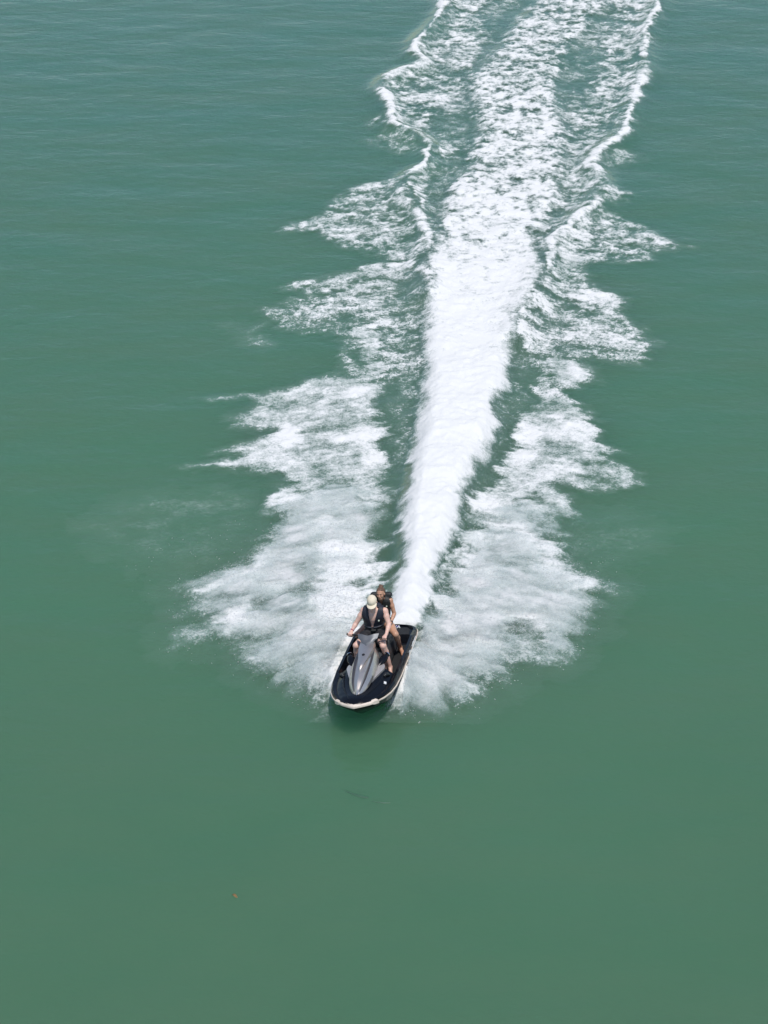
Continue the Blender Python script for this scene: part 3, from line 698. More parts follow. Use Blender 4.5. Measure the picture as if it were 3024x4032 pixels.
# order so that the outside is on the left of travel
path = rim_path(1.58)
sweep("rub_rail", path, [(0.002, -0.016), (0.014, -0.013), (0.018, 0.0), (0.014, 0.011), (0.002, 0.014), (-0.01, 0.0)], MAT["cream"], ski)
bp = []
for y in np.linspace(-1.57, -1.37, 26): bp.append((hw(y), y, zr(y)))
bpath = [(-x, y, z) for x, y, z in bp[:0:-1]] + bp
sweep("bow_bumper", bpath, [(0.010, -0.024), (0.024, -0.018), (0.026, 0.006), (0.016, 0.022), (-0.008, 0.036), (-0.028, 0.039), (-0.02, 0.0)], MAT["cream"], ski, 50)
for s in (-1, 1):          # end blocks of the bumper
    rows = []
    for t, k in ((0, 0.8), (0.02, 1), (0.075, 1), (0.095, 0.75)):
        y = -1.385 + t; x = hw(y)
        rows.append([(s * (x + 0.026 * k), y - 0.015, zr(y) + 0.030 * k), (s * (x - 0.02), y + 0.0, zr(y) + 0.052 * k), (s * (x - 0.02), y, zr(y) - 0.02), (s * (x + 0.03 * k), y - 0.015, zr(y) - 0.03 * k)])
    loft("bumper_end", rows, MAT["cream"], ski, closed=True, caps=True, sharp=30)

# --- hood -------------------------------------------------------------------------------------
HK = [(-1.345, 0.0), (-1.27, 0.055), (-1.16, 0.115), (-1.06, 0.160), (-0.95, 0.185), (-0.75, 0.212), (-0.5, 0.228), (-0.25, 0.218), (-0.08, 0.18), (0.0, 0.14)]
HZ = [(-1.345, 0.585), (-1.31, 0.622), (-1.24, 0.690), (-1.1, 0.772), (-0.9, 0.832), (-0.7, 0.868), (-0.45, 0.902), (-0.2, 0.937), (0.0, 0.955)]
rows = []
HYS = np.linspace(-1.345, 0.0, 46)
def hood_half(y):
    w = key(y, HK); zc = smoothkey(y, HZ)
    drop = smoothkey(y, [(-1.345, 0.02), (-1.1, 0.085), (-0.7, 0.14), (-0.3, 0.20), (0, 0.22)])
    front = 1 - smoothstep(-1.0, -0.55, np.array(y))
    r = float(0.020 * front)
    ch = float(0.030 * np.sin(np.clip((y + 1.345) / 1.2, 0, 1) * math.pi))
    return [(0, zc), (w * 0.10, zc - r * 0.35 - 0.002), (w * 0.42, zc - r - 0.008), (w * 0.52, zc - r * 1.2 - 0.014 - ch), (w * 0.72, zc - 0.018 - r * 1.2 - ch * 0.15 - drop * 0.06), (w * 0.86, zc - 0.03 - r * 1.2 - drop * 0.25), (w, zc - 0.03 - r - drop * 0.58), (w * 1.02 + 0.004, zc - 0.04 - r - drop)]
for y in HYS:
    h = hood_half(y)
    rows.append([(-x, y, z) for x, z in h[:0:-1]] + [(x, y, z) for x, z in h])
hood = loft("hood", rows, MAT["silver"], ski, sharp=28)
hood.data.materials.append(MAT["silver_dark"])           # darker silver bands in the two grooves
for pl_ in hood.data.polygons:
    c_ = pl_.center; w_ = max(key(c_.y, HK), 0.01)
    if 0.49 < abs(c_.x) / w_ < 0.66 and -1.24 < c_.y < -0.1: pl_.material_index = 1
# raised shield in the middle of the hood
rows = []
for y in np.linspace(-0.86, -0.02, 40):
    t = (y + 0.86) / 0.84
    w = 0.13 * min(1.0, t ** 0.75 * 1.25); zc = smoothkey(y, HZ) + 0.055 * float(smoothstep(-0.02, 0.19, np.array(t)))
    b = smoothkey(y, HZ) - 0.03
    rows.append([(-w * 1.06, y, b - 0.01), (-w, y, zc - 0.014), (-w * 0.6, y, zc - 0.002), (0, y, zc + 0.004), (w * 0.6, y, zc - 0.002), (w, y, zc - 0.014), (w * 1.06, y, b - 0.01)])
shield = loft("hood_shield", rows, MAT["silver"], hood, sharp=30)
def disc(name, c, r, nrm, mat, parent, th=0.008, seg=20, r2=None):
    nrm = Vector(nrm).normalized(); q = nrm.to_track_quat('Z', 'Y'); c = Vector(c)
    rr = [(r, 0.0), (r, th), (r * 0.85, th * 1.3)]
    rows = [[tuple(c + q @ Vector((math.cos(a) * k * (1 if r2 is None else r2 / r), math.sin(a) * k, zz))) for a in np.linspace(0, 2 * math.pi, seg, endpoint=False)] for k, zz in rr]
    return loft(name, rows, mat, parent, closed=True, caps=True)
yv = -0.44; slope = (smoothkey(yv + 0.05, HZ) - smoothkey(yv - 0.05, HZ)) / 0.1
disc("hood_hole", (0, yv, smoothkey(yv, HZ) + 0.058), 0.030, (0, -slope, 1), MAT["dark"], hood, 0.006, r2=0.026)  # flat dark disc put in for the hole in the shield
# side wings of silver beside the hood, lying on the bow deck
for s in (-1, 1):
    top = [(0.19, -0.86), (0.27, -0.66), (0.345, -0.44), (0.34, -0.34), (0.29, -0.24), (0.21, -0.22), (0.20, -0.5)]
    v = []; 
    for dz in (0.0, 0.022):
        for (x, y) in top:
            v.append((s * x, y, max(deck_z(x, min(y, -0.42)), 0.5) + dz + (0.012 if dz else -0.02)))
    n = len(top)
    fs = [tuple(range(n, 2 * n))] + [(i, (i + 1) % n, n + (i + 1) % n, n + i) for i in range(n)]
    if s < 0: fs = [f_[::-1] for f_ in fs]
    make_obj("hood_wing", v, fs, MAT["silver_light"], ski, True, 30)
# dark grey fairing from the wings back beside the seat
for s in (-1, 1):
    rows = []
    for y in np.linspace(-0.30, 1.05, 24):
        zt = key(y, [(-0.3, 0.66), (0.1, 0.72), (0.6, 0.70), (1.05, 0.66)])
        bx = key(y, [(-0.3, 0.31), (0.1, 0.255), (1.05, 0.245)]); tx = key(y, [(-0.3, 0.24), (0.1, 0.20), (1.05, 0.20)])
        rows.append([(s * bx, y, 0.30), (s * (bx + 0.004), y, 0.45), (s * (bx - 0.005), y, 0.56), (s * tx, y, zt), (s * (tx - 0.06), y, zt + 0.01)])
    loft("side_cover", rows, MAT["grey_side"], ski, sharp=30)

# --- steering ---------------------------------------------------------------------------------
rows = []
for z, rx, ry, yc in ((0.80, 0.13, 0.12, -0.02), (0.92, 0.115, 0.11, 0.0), (1.0, 0.09, 0.08, 0.06), (1.05, 0.06, 0.05, 0.09)):
    rows.append([(rx * math.cos(a), yc + ry * math.sin(a), z) for a in np.linspace(0, 2 * math.pi, 20, endpoint=False)])
loft("steering_column", rows, MAT["black_plastic"], ski, closed=True, caps=True)
# grey shield over the handlebar: pentagon with a dished middle, facing forward and up
def panel(name, rows_xyz, th, mat, parent, sharp=25):
    A = np.array(rows_xyz, float); m, n, _ = A.shape
    du = np.gradient(A, axis=0); dv = np.gradient(A, axis=1)
    nr = np.cross(dv, du); nr /= np.linalg.norm(nr, axis=2)[..., None] + 1e-9
    if nr[..., 2].mean() < 0: nr = -nr
    B = A - nr * th
    V = np.vstack([A.reshape(-1, 3), B.reshape(-1, 3)]); o = m * n; fs = []
    for i in range(m - 1):
        for j in range(n - 1):
            a, b, c, d_ = i * n + j, i * n + j + 1, (i + 1) * n + j + 1, (i + 1) * n + j
            fs.append((a, b, c, d_)); fs.append((o + d_, o + c, o + b, o + a))
    for j in range(n - 1):
        fs.append((j + 1, j, o + j, o + j + 1)); e = (m - 1) * n
        fs.append((e + j, e + j + 1, o + e + j + 1, o + e + j))
    for i in range(m - 1):
        fs.append((i * n, (i + 1) * n, o + (i + 1) * n, o + i * n)); e = n - 1
        fs.append(((i + 1) * n + e, i * n + e, o + i * n + e, o + (i + 1) * n + e))
    p_ = loft(name, A, mat, parent, sharp=sharp)   # replaced below
    bpy.data.objects.remove(p_)
    ob = make_obj(name, V, fs, mat, parent, True, sharp)
    import bmesh
    bm = bmesh.new(); bm.from_mesh(ob.data); bmesh.ops.remove_doubles(bm, verts=bm.verts, dist=1e-5); bmesh.ops.recalc_face_normals(bm, faces=bm.faces); bm.to_mesh(ob.data); bm.free()
    return ob
rows = []
for t in np.linspace(0, 1, 15):       # 0 = tip at the bottom, 1 = top edge
    w = key(t, [(0, 0.012), (0.45, 0.105), (0.62, 0.135), (0.72, 0.175), (1.0, 0.195)])
    yc = -0.235 + 0.27 * t; zc = 0.955 + 0.165 * t - 0.02 * math.sin(t * math.pi)
    row = []
    for u in np.linspace(-1, 1, 13):
        dish = -0.034 * max(0, 1 - abs(u) / 0.55) * float(smoothstep(0.45, 0.75, np.array(t)))
        fold = 0.03 * (1 - abs(u)) * (1 - t)
        row.append((u * w, yc + 0.075 * abs(u) ** 1.5 * (0.4 + t * 0.5), zc + dish * 0.9 + fold - 0.02 * abs(u) * t))
    rows.append(row)
cowl = panel("steering_cover", rows, 0.02, MAT["cowl"], ski, 22)
BAR_C = Vector((-0.035, 0.165, 1.01)); BAR_D = Vector((0.36, -0.085, 0.0)).normalized()
def tube(name, pts, rads, mat, parent, seg=14, caps=True):
    pts = [Vector(p) for p in pts]; rows = []
    for i, p in enumerate(pts):
        t = (pts[min(i + 1, len(pts) - 1)] - pts[max(i - 1, 0)]).normalized()
        e1 = t.cross(Vector((0.13, 0.2, 1))).normalized(); e2 = t.cross(e1); r = rads[i] if hasattr(rads, '__len__') else rads
        rows.append([tuple(p + e1 * (math.cos(a) * r) + e2 * (math.sin(a) * r)) for a in np.linspace(0, 2 * math.pi, seg, endpoint=False)])
    return loft(name, rows, mat, parent, closed=True, caps=caps)
bar = tube("handlebar", [BAR_C + BAR_D * t for t in (-0.26, -0.1, 0, 0.1, 0.26)], 0.016, MAT["black_plastic"], ski)
for s in (-1, 1):
    tube("grip", [BAR_C + BAR_D * (s * t) for t in (0.255, 0.26, 0.30, 0.40, 0.415, 0.42)], [0.02, 0.025, 0.021, 0.021, 0.026, 0.018], MAT["mat_black"], bar)
    tube("lever", [BAR_C + BAR_D * (s * t) + Vector((0, -dy, -0.01)) for t, dy in ((0.22, 0.0), (0.25, 0.045), (0.32, 0.06), (0.37, 0.055))], [0.009, 0.009, 0.007, 0.006], MAT["black_plastic"], bar, 8)
# mirrors: black teardrop pods on both flanks of the hood
for s in (-1, 1):
    a = Vector((s * 0.205 - 0.012, -0.40, 0.665)); b = Vector((s * 0.345 - 0.012, -0.05, 0.755)); rows = []
    ax = (b - a).normalized(); e1 = ax.cross(Vector((0, 0, 1))).normalized(); e2 = e1.cross(ax)
    for t in np.linspace(0, 1, 14):
        r = 0.004 + 0.105 * (math.sin(math.pi * min(1, t ** 0.8)) ** 0.6) * (0.35 + 0.75 * t)
        c = a.lerp(b, t)
        rows.append([tuple(c + e1 * (math.cos(q) * r * 0.95) + e2 * (math.sin(q) * r * 0.72)) for q in np.linspace(0, 2 * math.pi, 18, endpoint=False)])
    mir = loft("mirror", rows, MAT["gloss_black"], ski, closed=True, caps=True, sharp=50)
    disc("mirror_glass", tuple(b - ax * 0.012), 0.055, tuple(ax), MAT["chrome"], mir, 0.016)

# --- seat -------------------------------------------------------------------------------------
rows = []
for y in np.linspace(0.02, 1.26, 34):
    zt = smoothkey(y, [(0.02, 0.74), (0.15, 0.775), (0.45, 0.765), (0.68, 0.77), (0.80, 0.815), (1.0, 0.83), (1.18, 0.80), (1.26, 0.70)])
    w = smoothkey(y, [(0.02, 0.11), (0.15, 0.135), (0.5, 0.165), (0.7, 0.175), (1.0, 0.18), (1.26, 0.15)])
    rows.append([(-w * 1.12, y, 0.56), (-w * 1.1, y, zt - 0.10), (-w * 0.95, y, zt - 0.03), (-w * 0.6, y, zt - 0.004), (0, y, zt), (w * 0.6, y, zt - 0.004), (w * 0.95, y, zt - 0.03), (w * 1.1, y, zt - 0.10), (w * 1.12, y, 0.56)])
seat = loft("seat", rows, MAT["vinyl"], ski, caps=True, sharp=50)
tube("grab_handle", [(-0.13, 1.22, 0.70), (-0.12, 1.32, 0.73), (0, 1.35, 0.74), (0.12, 1.32, 0.73), (0.13, 1.22, 0.70)], 0.016, MAT["black_plastic"], ski)
# rubber mats in the foot wells and on the platform
for s in (-1, 1):
    v = [(s * 0.245, -0.25, 0.2685), (s * 0.445, -0.22, 0.2685), (s * 0.45, 1.2, 0.2685), (s * 0.245, 1.2, 0.2685)]
    vv = v + [(x, y, z - 0.03) for x, y, z in v]
    fs = [(0, 1, 2, 3), (1, 0, 4, 5), (2, 1, 5, 6), (3, 2, 6, 7), (0, 3, 7, 4)]
    make_obj("foot_mat", vv, fs if s > 0 else [q[::-1] for q in fs], MAT["mat_black"], ski, False)
rows = []
for y in (1.34, 1.36, 1.55, 1.60, 1.62):
    w = min(hw(y) - 0.13, 0.44); rows.append([(-w, y, 0.403), (-w + 0.01, y, 0.412), (w - 0.01, y, 0.412), (w, y, 0.403)])
loft("platform_mat", rows, MAT["mat_black"], ski)
# --- small fittings -----------------------------------------------------------------------------
def decal(name, c, ux_, uy_, mat, parent, th=0.004):
    c = Vector(c); ux_ = Vector(ux_); uy_ = Vector(uy_); n_ = ux_.cross(uy_).normalized() * th
    q = [c - ux_ - uy_, c + ux_ - uy_, c + ux_ + uy_, c - ux_ + uy_]
    v = [p + n_ for p in q] + [p - n_ * 2 for p in q]
    return make_obj(name, v, [(0, 1, 2, 3), (0, 4, 5, 1), (1, 5, 6, 2), (2, 6, 7, 3), (3, 7, 4, 0)], mat, parent, False)
sx, sy = 0.42, -0.80
decal("registration_sticker", (sx, sy, deck_z(sx, sy) + 0.016), (0.020, 0.003, -0.009), (-0.008, 0.040, -0.003), MAT["white"], deck)
tube("bow_cleat", [(0.37, -0.62, deck_z(0.37, -0.62)), (0.39, -0.60, deck_z(0.39, -0.6) + 0.03), (0.42, -0.56, deck_z(0.42, -0.56) + 0.03), (0.44, -0.53, deck_z(0.44, -0.53))], [0.03, 0.035, 0.035, 0.028], MAT["black_plastic"], ski)
tube("bow_cleat", [(-0.37, -0.62, deck_z(0.37, -0.62)), (-0.39, -0.60, deck_z(0.39, -0.6) + 0.03), (-0.42, -0.56, deck_z(0.42, -0.56) + 0.03), (-0.44, -0.53, deck_z(0.44, -0.53))], [0.03, 0.035, 0.035, 0.028], MAT["black_plastic"], ski)
# raised strakes of the bow deck
for s in (-1, 1):
    pts = [(s * x, y, deck_z(x, y) + 0.002) for x, y in ((0.10, -1.42), (0.20, -1.22), (0.29, -0.98), (0.345, -0.75), (0.37, -0.5))]
    tube("deck_strake", pts, [0.006, 0.013, 0.017, 0.018, 0.012], MAT["gloss_black"], deck, 10)
# long pale streak on the gunwale near the stern
for s in (-1, 1):
    rows = []
    for y in np.linspace(0.80, 1.22, 8):
        w = hw(y); z1 = zr(y)
        rows.append([(s * (w - 0.001 + 0.003), y, z1 + 0.032), (s * (w - 0.014 + 0.003), y, z1 + 0.062)])
    loft("pale_streak", rows, MAT["white"], deck)
# letters on the rear deck and a violet patch behind them
def text_mesh(name, body, size, mtx, mat, parent, extrude=0.002):
    cu = bpy.data.curves.new(name, 'FONT'); cu.body = body; cu.size = size; cu.extrude = extrude; cu.align_x = 'CENTER'
    tmp = bpy.data.objects.new(name, cu); COL.objects.link(tmp)
    bpy.context.view_layer.update()
    me = bpy.data.meshes.new_from_object(tmp.evaluated_get(bpy.context.evaluated_depsgraph_get()))
    bpy.data.objects.remove(tmp)
    me.materials.clear(); me.materials.append(mat)
    o = bpy.data.objects.new(name, me); COL.objects.link(o); o.parent = parent; o.matrix_local = mtx
    return o
lm = Matrix.Translation((0.16, 1.585, 0.416)) @ Matrix.Rotation(R(20), 4, 'X')
text_mesh("deck_lettering", "XA", 0.10, lm, MAT["white"], deck)
decal("deck_patch", (0.12, 1.665, 0.412), (0.05, 0, 0), (0, 0.022, 0.002), MAT["blue"], deck)
# --- smooth bodies: blended tapered limbs meshed as one skin ---------------------------------
class Field:
    def __init__(self, lo, hi, h):
        self.lo = np.array(lo, float); self.h = h
        self.n = np.ceil((np.array(hi) - self.lo) / h).astype(int) + 1
        self.f = np.full(self.n, 1.0, np.float32)
    def block(self, lo, hi):
        a = np.clip(np.floor((np.array(lo) - self.lo) / self.h).astype(int), 0, self.n - 1); b = np.clip(np.ceil((np.array(hi) - self.lo) / self.h).astype(int) + 1, 1, self.n)
        sl = tuple(slice(a[i], max(b[i], a[i] + 1)) for i in range(3))
        g = np.meshgrid(*[self.lo[i] + self.h * np.arange(sl[i].start, sl[i].stop) for i in range(3)], indexing='ij')
        return sl, np.stack(g, -1).astype(np.float32)
    def blend(self, sl, d, k):
        o = self.f[sl]
        if k > 0:
            h = np.clip(0.5 + 0.5 * (o - d) / k, 0, 1)
            self.f[sl] = o * (1 - h) + d * h - k * h * (1 - h)
        else: self.f[sl] = np.minimum(o, d)
        return self
    def cone(self, a, b, ra, rb, k=0.03, cut=False, flat=None):
        a = np.array(a, float); b = np.array(b, float); m = max(ra, rb) + k + 0.05
        sl, g = self.block(np.minimum(a, b) - m, np.maximum(a, b) + m)
        ab = b - a; t = np.clip(((g - a) @ ab) / (ab @ ab + 1e-12), 0, 1)
        q = g - a - t[..., None] * ab
        if flat is not None: q = q / np.array(flat)
        d = np.linalg.norm(q, axis=-1) - (ra + (rb - ra) * t)
        if cut: self.f[sl] = np.maximum(self.f[sl], -d)
        else: self.blend(sl, d, k)
        return self
    def ell(self, c, r, k=0.03, rot=None, cut=False):
        c = np.array(c, float); r = np.array(r, float); m = r.max() + k + 0.05
        sl, g = self.block(c - m, c + m)
        q = g - c
        if rot is not None: q = q @ np.array(rot)          # rot columns = axes
        l = np.linalg.norm(q / r, axis=-1); l2 = np.linalg.norm(q / (r * r), axis=-1) + 1e-9
        d = l * (l - 1.0) / l2
        if cut: self.f[sl] = np.maximum(self.f[sl], -d)
        else: self.blend(sl, d, k)
        return self
    def limb(self, pts, rads, k=0.03):
        for i in range(len(pts) - 1): self.cone(pts[i], pts[i + 1], rads[i], rads[i + 1], k)
        return self
    def apply(self, fn):
        sl, g = self.block(self.lo, self.lo + self.h * self.n)
        self.f = fn(self.f, g[..., 0], g[..., 1], g[..., 2]); return self
    def mesh(self):
        f = self.f; s = f < 0
        c = [s[dx:f.shape[0] - 1 + dx, dy:f.shape[1] - 1 + dy, dz:f.shape[2] - 1 + dz] for dx in (0, 1) for dy in (0, 1) for dz in (0, 1)]
        cnt = sum(x.astype(np.int8) for x in c); idx = np.argwhere((cnt > 0) & (cnt < 8))
        off = np.array([(dx, dy, dz) for dx in (0, 1) for dy in (0, 1) for dz in (0, 1)])
        vals = np.stack([f[idx[:, 0] + o[0], idx[:, 1] + o[1], idx[:, 2] + o[2]] for o in off], 1)
        pos = np.zeros((len(idx), 3)); num = np.zeros(len(idx))
        for i in range(8):
            for j in range(i + 1, 8):
                if np.abs(off[i] - off[j]).sum() != 1: continue
                cr = (vals[:, i] < 0) != (vals[:, j] < 0); t = np.where(cr, vals[:, i] / (vals[:, i] - vals[:, j] + 1e-12), 0)
                pos += np.where(cr[:, None], off[i] + t[:, None] * (off[j] - off[i]), 0); num += cr
        V = (idx + pos / num[:, None]) * self.h + self.lo
        vid = np.full([x - 1 for x in f.shape], -1, np.int64); vid[tuple(idx.T)] = np.arange(len(idx))
        Fs = []
        for ax in range(3):
            a = [slice(1, -1)] * 3; a[ax] = slice(0, -1); b = list(a); b[ax] = slice(1, None)
            sa = s[tuple(a)]; sb = s[tuple(b)]
            e = np.argwhere(sa != sb); 
            if not len(e): continue
            inside_first = sa[tuple(e.T)]
            base = e.copy()
            for q in range(3):
                if q != ax: base[:, q] += 1
            u, v = [q for q in range(3) if q != ax]
            def at(du, dv):
                w = base.copy(); w[:, u] += du; w[:, v] += dv; return vid[w[:, 0], w[:, 1], w[:, 2]]
            q = np.stack([at(-1, -1), at(0, -1), at(0, 0), at(-1, 0)], 1)
            flip = inside_first if ax != 1 else ~inside_first
            q = np.where(flip[:, None], q, q[:, ::-1]); Fs.append(q)
        return V, np.vstack(Fs)

def body_obj(name, field, origin, mat, parent, relax=0):
    V, Fq = field.mesh()
    for _ in range(relax):
        acc = np.zeros_like(V); cnt = np.zeros(len(V))
        for a, b in ((0, 1), (1, 2), (2, 3), (3, 0)):
            np.add.at(acc, Fq[:, a], V[Fq[:, b]]); np.add.at(cnt, Fq[:, a], 1); np.add.at(acc, Fq[:, b], V[Fq[:, a]]); np.add.at(cnt, Fq[:, b], 1)
        V = V * 0.4 + 0.6 * acc / cnt[:, None]
    return make_obj(name, V - np.array(origin), Fq, mat, parent, True)

def lerp(a, b, t): return np.array(a) * (1 - t) + np.array(b) * t

def hand_on_bar(fd, wrist, c, bar_d, side, r0=0.0085):
    """palm over a grip, four fingers curled round its front, thumb round the inner side"""
    c = np.array(c, float); w = np.array(wrist, float); bd = np.array(bar_d, float); bd = bd / np.linalg.norm(bd)
    fwd = c - w; fwd -= bd * (fwd @ bd); fwd /= np.linalg.norm(fwd); up = np.cross(bd, fwd)
    if up[2] < 0: up = -up
    kn = c + fwd * 0.018 + up * 0.030
    for t, rr in ((-0.028, 0.016), (-0.009, 0.017), (0.010, 0.017), (0.028, 0.0155)):
        fd.cone(w, kn + bd * t, 0.022, rr, 0.012)
    for t, ln in ((-0.033, 0.92), (-0.011, 1.0), (0.011, 0.97), (0.032, 0.8)):
        p0 = kn + bd * t; p1 = c + bd * t + fwd * 0.040 * ln + up * 0.006; p2 = c + bd * t + fwd * 0.026 - up * 0.026 * ln; p3 = c + bd * t - fwd * 0.004 - up * 0.030 * ln
        for a, b, ra, rb in ((p0, p1, r0 + 0.001, r0), (p1, p2, r0, r0 - 0.001), (p2, p3, r0 - 0.001, r0 - 0.0015)): fd.cone(a, b, ra, rb, 0.003)
    inn = -side
    p0 = lerp(w, kn, 0.35) + bd * inn * 0.024; p1 = c + bd * inn * 0.048 - fwd * 0.01 + up * 0.012; p2 = c + bd * inn * 0.040 + fwd * 0.022 - up * 0.014
    fd.cone(p0, p1, 0.014, 0.0105, 0.008); fd.cone(p1, p2, 0.0105, 0.0085, 0.004)

def foot(fd, ankle, toe, floor, k=0.02):
    a = np.array(ankle, float); t = np.array(toe, float); d_ = t - a; d_[2] = 0; d_ /= np.linalg.norm(d_); sidev = np.array([-d_[1], d_[0], 0])
    heel = a - d_ * 0.045; heel[2] = floor + 0.034
    ball = t - d_ * 0.055; ball[2] = floor + 0.026
    fd.cone(a, heel, 0.036, 0.034, k); fd.cone(heel, ball, 0.034, 0.030, k); fd.cone(a, ball, 0.034, 0.026, 0.03)
    fd.cone(ball - sidev * 0.02, ball + sidev * 0.022, 0.024, 0.022, 0.02)
    for q, ln in ((-0.034, 0.050), (-0.014, 0.048), (0.002, 0.043), (0.017, 0.037), (0.031, 0.030)):
        b0 = ball + sidev * q; e = b0 + d_ * ln; e[2] = floor + 0.012; b0[2] = floor + 0.02
        fd.cone(b0, e, 0.012, 0.0085 if q > -0.03 else 0.0115, 0.006)

def head(fd, c, fwd, up, s=1.0, jaw=1.0):
    c = np.array(c, float); fwd = np.array(fwd, float); fwd /= np.linalg.norm(fwd); up = np.array(up, float); up -= fwd * (up @ fwd); up /= np.linalg.norm(up); rt = np.cross(fwd, up)
    Rm = np.stack([rt, fwd, up], 1)
    L = lambda x, y, z: c + (rt * x + fwd * y + up * z) * s
    fd.ell(L(0, -0.008, 0.030), np.array((0.076, 0.095, 0.088)) * s, 0.02, Rm)
    fd.ell(L(0, 0.028, -0.035), np.array((0.058 * jaw, 0.062, 0.078)) * s, 0.03, Rm)
    fd.ell(L(0, 0.058, -0.088), np.array((0.030, 0.026, 0.024)) * s, 0.025, Rm)     # chin
    fd.cone(L(0, 0.088, 0.010), L(0, 0.110, -0.030), 0.008 * s, 0.0145 * s, 0.012)    # nose
    for q in (-1, 1):
        fd.ell(L(q * 0.032, 0.092, 0.006), np.array((0.017, 0.014, 0.011)) * s, 0.0, Rm, cut=True)   # eye sockets
        fd.ell(L(q * 0.032, 0.076, 0.004), np.array((0.016, 0.014, 0.014)) * s, 0.006, Rm)
        fd.cone(L(q * 0.012, 0.094, 0.022), L(q * 0.05, 0.080, 0.022), 0.008 * s, 0.006 * s, 0.012)   # brow
        fd.ell(L(q * 0.042, 0.068, -0.028), np.array((0.020, 0.018, 0.018)) * s, 0.02, Rm)       # cheek
        fd.ell(L(q * 0.078, -0.005, -0.012), np.array((0.010, 0.020, 0.031)) * s, 0.006, Rm)       # ear
    fd.cone(L(-0.018, 0.086, -0.055), L(0.018, 0.086, -0.055), 0.009 * s, 0.009 * s, 0.006)        # lips
    return L, Rm

def small(name, prims, lo, hi, h, origin, mat, parent):
    fd = Field(lo, hi, h)
    for fn, args in prims: getattr(fd, fn)(*args)
    return body_obj(name, fd, origin, mat, parent)

HB = 0.0065
# ============================== driver
O1 = (0.0, 0.55, 0.78)
driver = empty("person", O1)
tag(driver, "driver in cream cap, open dark vest and black shorts gripping the handlebar", "person")
barC = np.array(BAR_C); barD = np.array(BAR_D)
hL = barC - barD * 0.345; hR = barC + barD * 0.345
pel = (0.0, 0.56, 0.885); wai = (0.005, 0.565, 1.02); che = (0.035, 0.51, 1.23); nek = (0.062, 0.465, 1.40)
shL = (-0.130, 0.49, 1.365); shR = (0.262, 0.475, 1.355)
elL = (-0.29, 0.43, 1.14); elR = (0.335, 0.37, 1.135)
wrL = hL + np.array((0.012, 0.085, 0.035)); wrR = hR + np.array((0.012, 0.085, 0.035))
knL = (-0.255, 0.10, 0.86); knR = (0.245, 0.08, 0.86); anL = (-0.315, 0.20, 0.365); anR = (0.30, 0.17, 0.365)
fd = Field((-0.52, -0.05, 0.22), (0.50, 0.80, 1.76), HB)
def torso1(fd, g=0.0, k=0.05):
    fd.cone(pel, wai, 0.135 + g, 0.125 + g, k, flat=(1.12, 0.9, 1)); fd.cone(wai, che, 0.125 + g, 0.148 + g, k, flat=(1.15, 0.82, 1))
    fd.cone(lerp(che, shL, 0.55), lerp(che, shR, 0.55), 0.098 + g, 0.098 + g, 0.06)
    fd.cone(shL, shR, 0.058 + g, 0.058 + g, 0.05)
    fd.cone(lerp(shL, nek, .25), nek, 0.05 + g, 0.052 + g, 0.03); fd.cone(lerp(shR, nek, .25), nek, 0.05 + g, 0.052 + g, 0.03)
torso1(fd)
HD1 = np.array((0.068, 0.425, 1.565)); f1 = np.array((0.02, -1, -0.62)); u1 = np.array((0.0, -0.35, 1.0))
fd.cone(nek, HD1 + np.array((0, 0.03, -0.07)), 0.056, 0.054, 0.03)
L1, R1 = head(fd, HD1, f1, u1, 1.0, 1.05)
for sh, el, wr in ((shL, elL, wrL), (shR, elR, wrR)):
    fd.limb([sh, lerp(sh, el, .4), el], [0.060, 0.053, 0.041], 0.02); fd.limb([el, lerp(el, wr, .3), wr], [0.041, 0.043, 0.028], 0.012)
hand_on_bar(fd, wrL, hL, barD, -1); hand_on_bar(fd, wrR, hR, barD, 1)
for hip, kn, an, sg in (((-0.09, 0.53, 0.865), knL, anL, -1), ((0.09, 0.53, 0.865), knR, anR, 1)):
    fd.limb([hip, lerp(hip, kn, .5), kn], [0.098, 0.086, 0.058], 0.03)
    cf = lerp(kn, an, .30) + np.array((0, 0.018, 0))
    fd.limb([kn, cf, an], [0.057, 0.057, 0.036], 0.02)
    foot(fd, an, np.array(an) + np.array((sg * 0.03, -0.19, 0)), 0.272)
body_obj("body", fd, O1, MAT["skin_pale"], driver)
# face details
for q in (-1, 1):
    small("eye", [("ell", (L1(q * 0.032, 0.086, 0.005), (0.011, 0.011, 0.009), 0))], L1(q * .032, .086, .005) - 0.02, L1(q * .032, .086, .005) + 0.02, 0.003, O1, MAT["dark"], driver)
small("mouth", [("cone", (L1(-0.022, 0.092, -0.056), L1(0.022, 0.092, -0.056), 0.005, 0.005, 0))], L1(0, .092, -.056) - 0.04, L1(0, .092, -.056) + 0.04, 0.003, O1, MAT["lip"], driver)
# vest, open in front
vd = Field((-0.36, 0.22, 0.98), (0.48, 0.74, 1.56), HB)
torso1(vd, 0.032, 0.05)
vd.cone(lerp(shL, nek, .3), nek + np.array((0, .05, .03)), 0.075, 0.07, 0.03); vd.cone(lerp(shR, nek, .3), nek + np.array((0, .05, .03)), 0.075, 0.07, 0.03)
vd.cone(np.array(nek) + (-0.08, 0.075, 0.045), np.array(nek) + (0.085, 0.075, 0.045), 0.048, 0.048, 0.03)      # rolled collar
def vest_cut1(f, x, y, z):
    xc = 0.005 + (z - 1.05) * 0.16
    f = np.maximum(f, 1.045 - z + 0.02 * np.cos((x - xc) * 9))
    half = 0.016 + np.clip(z - 1.07, 0, 1) * 0.22
    f = np.maximum(f, -np.maximum(np.abs(x - xc) - half, y - (0.52 - (z - 1.05) * 0.20)))
    return f
vd.apply(vest_cut1)
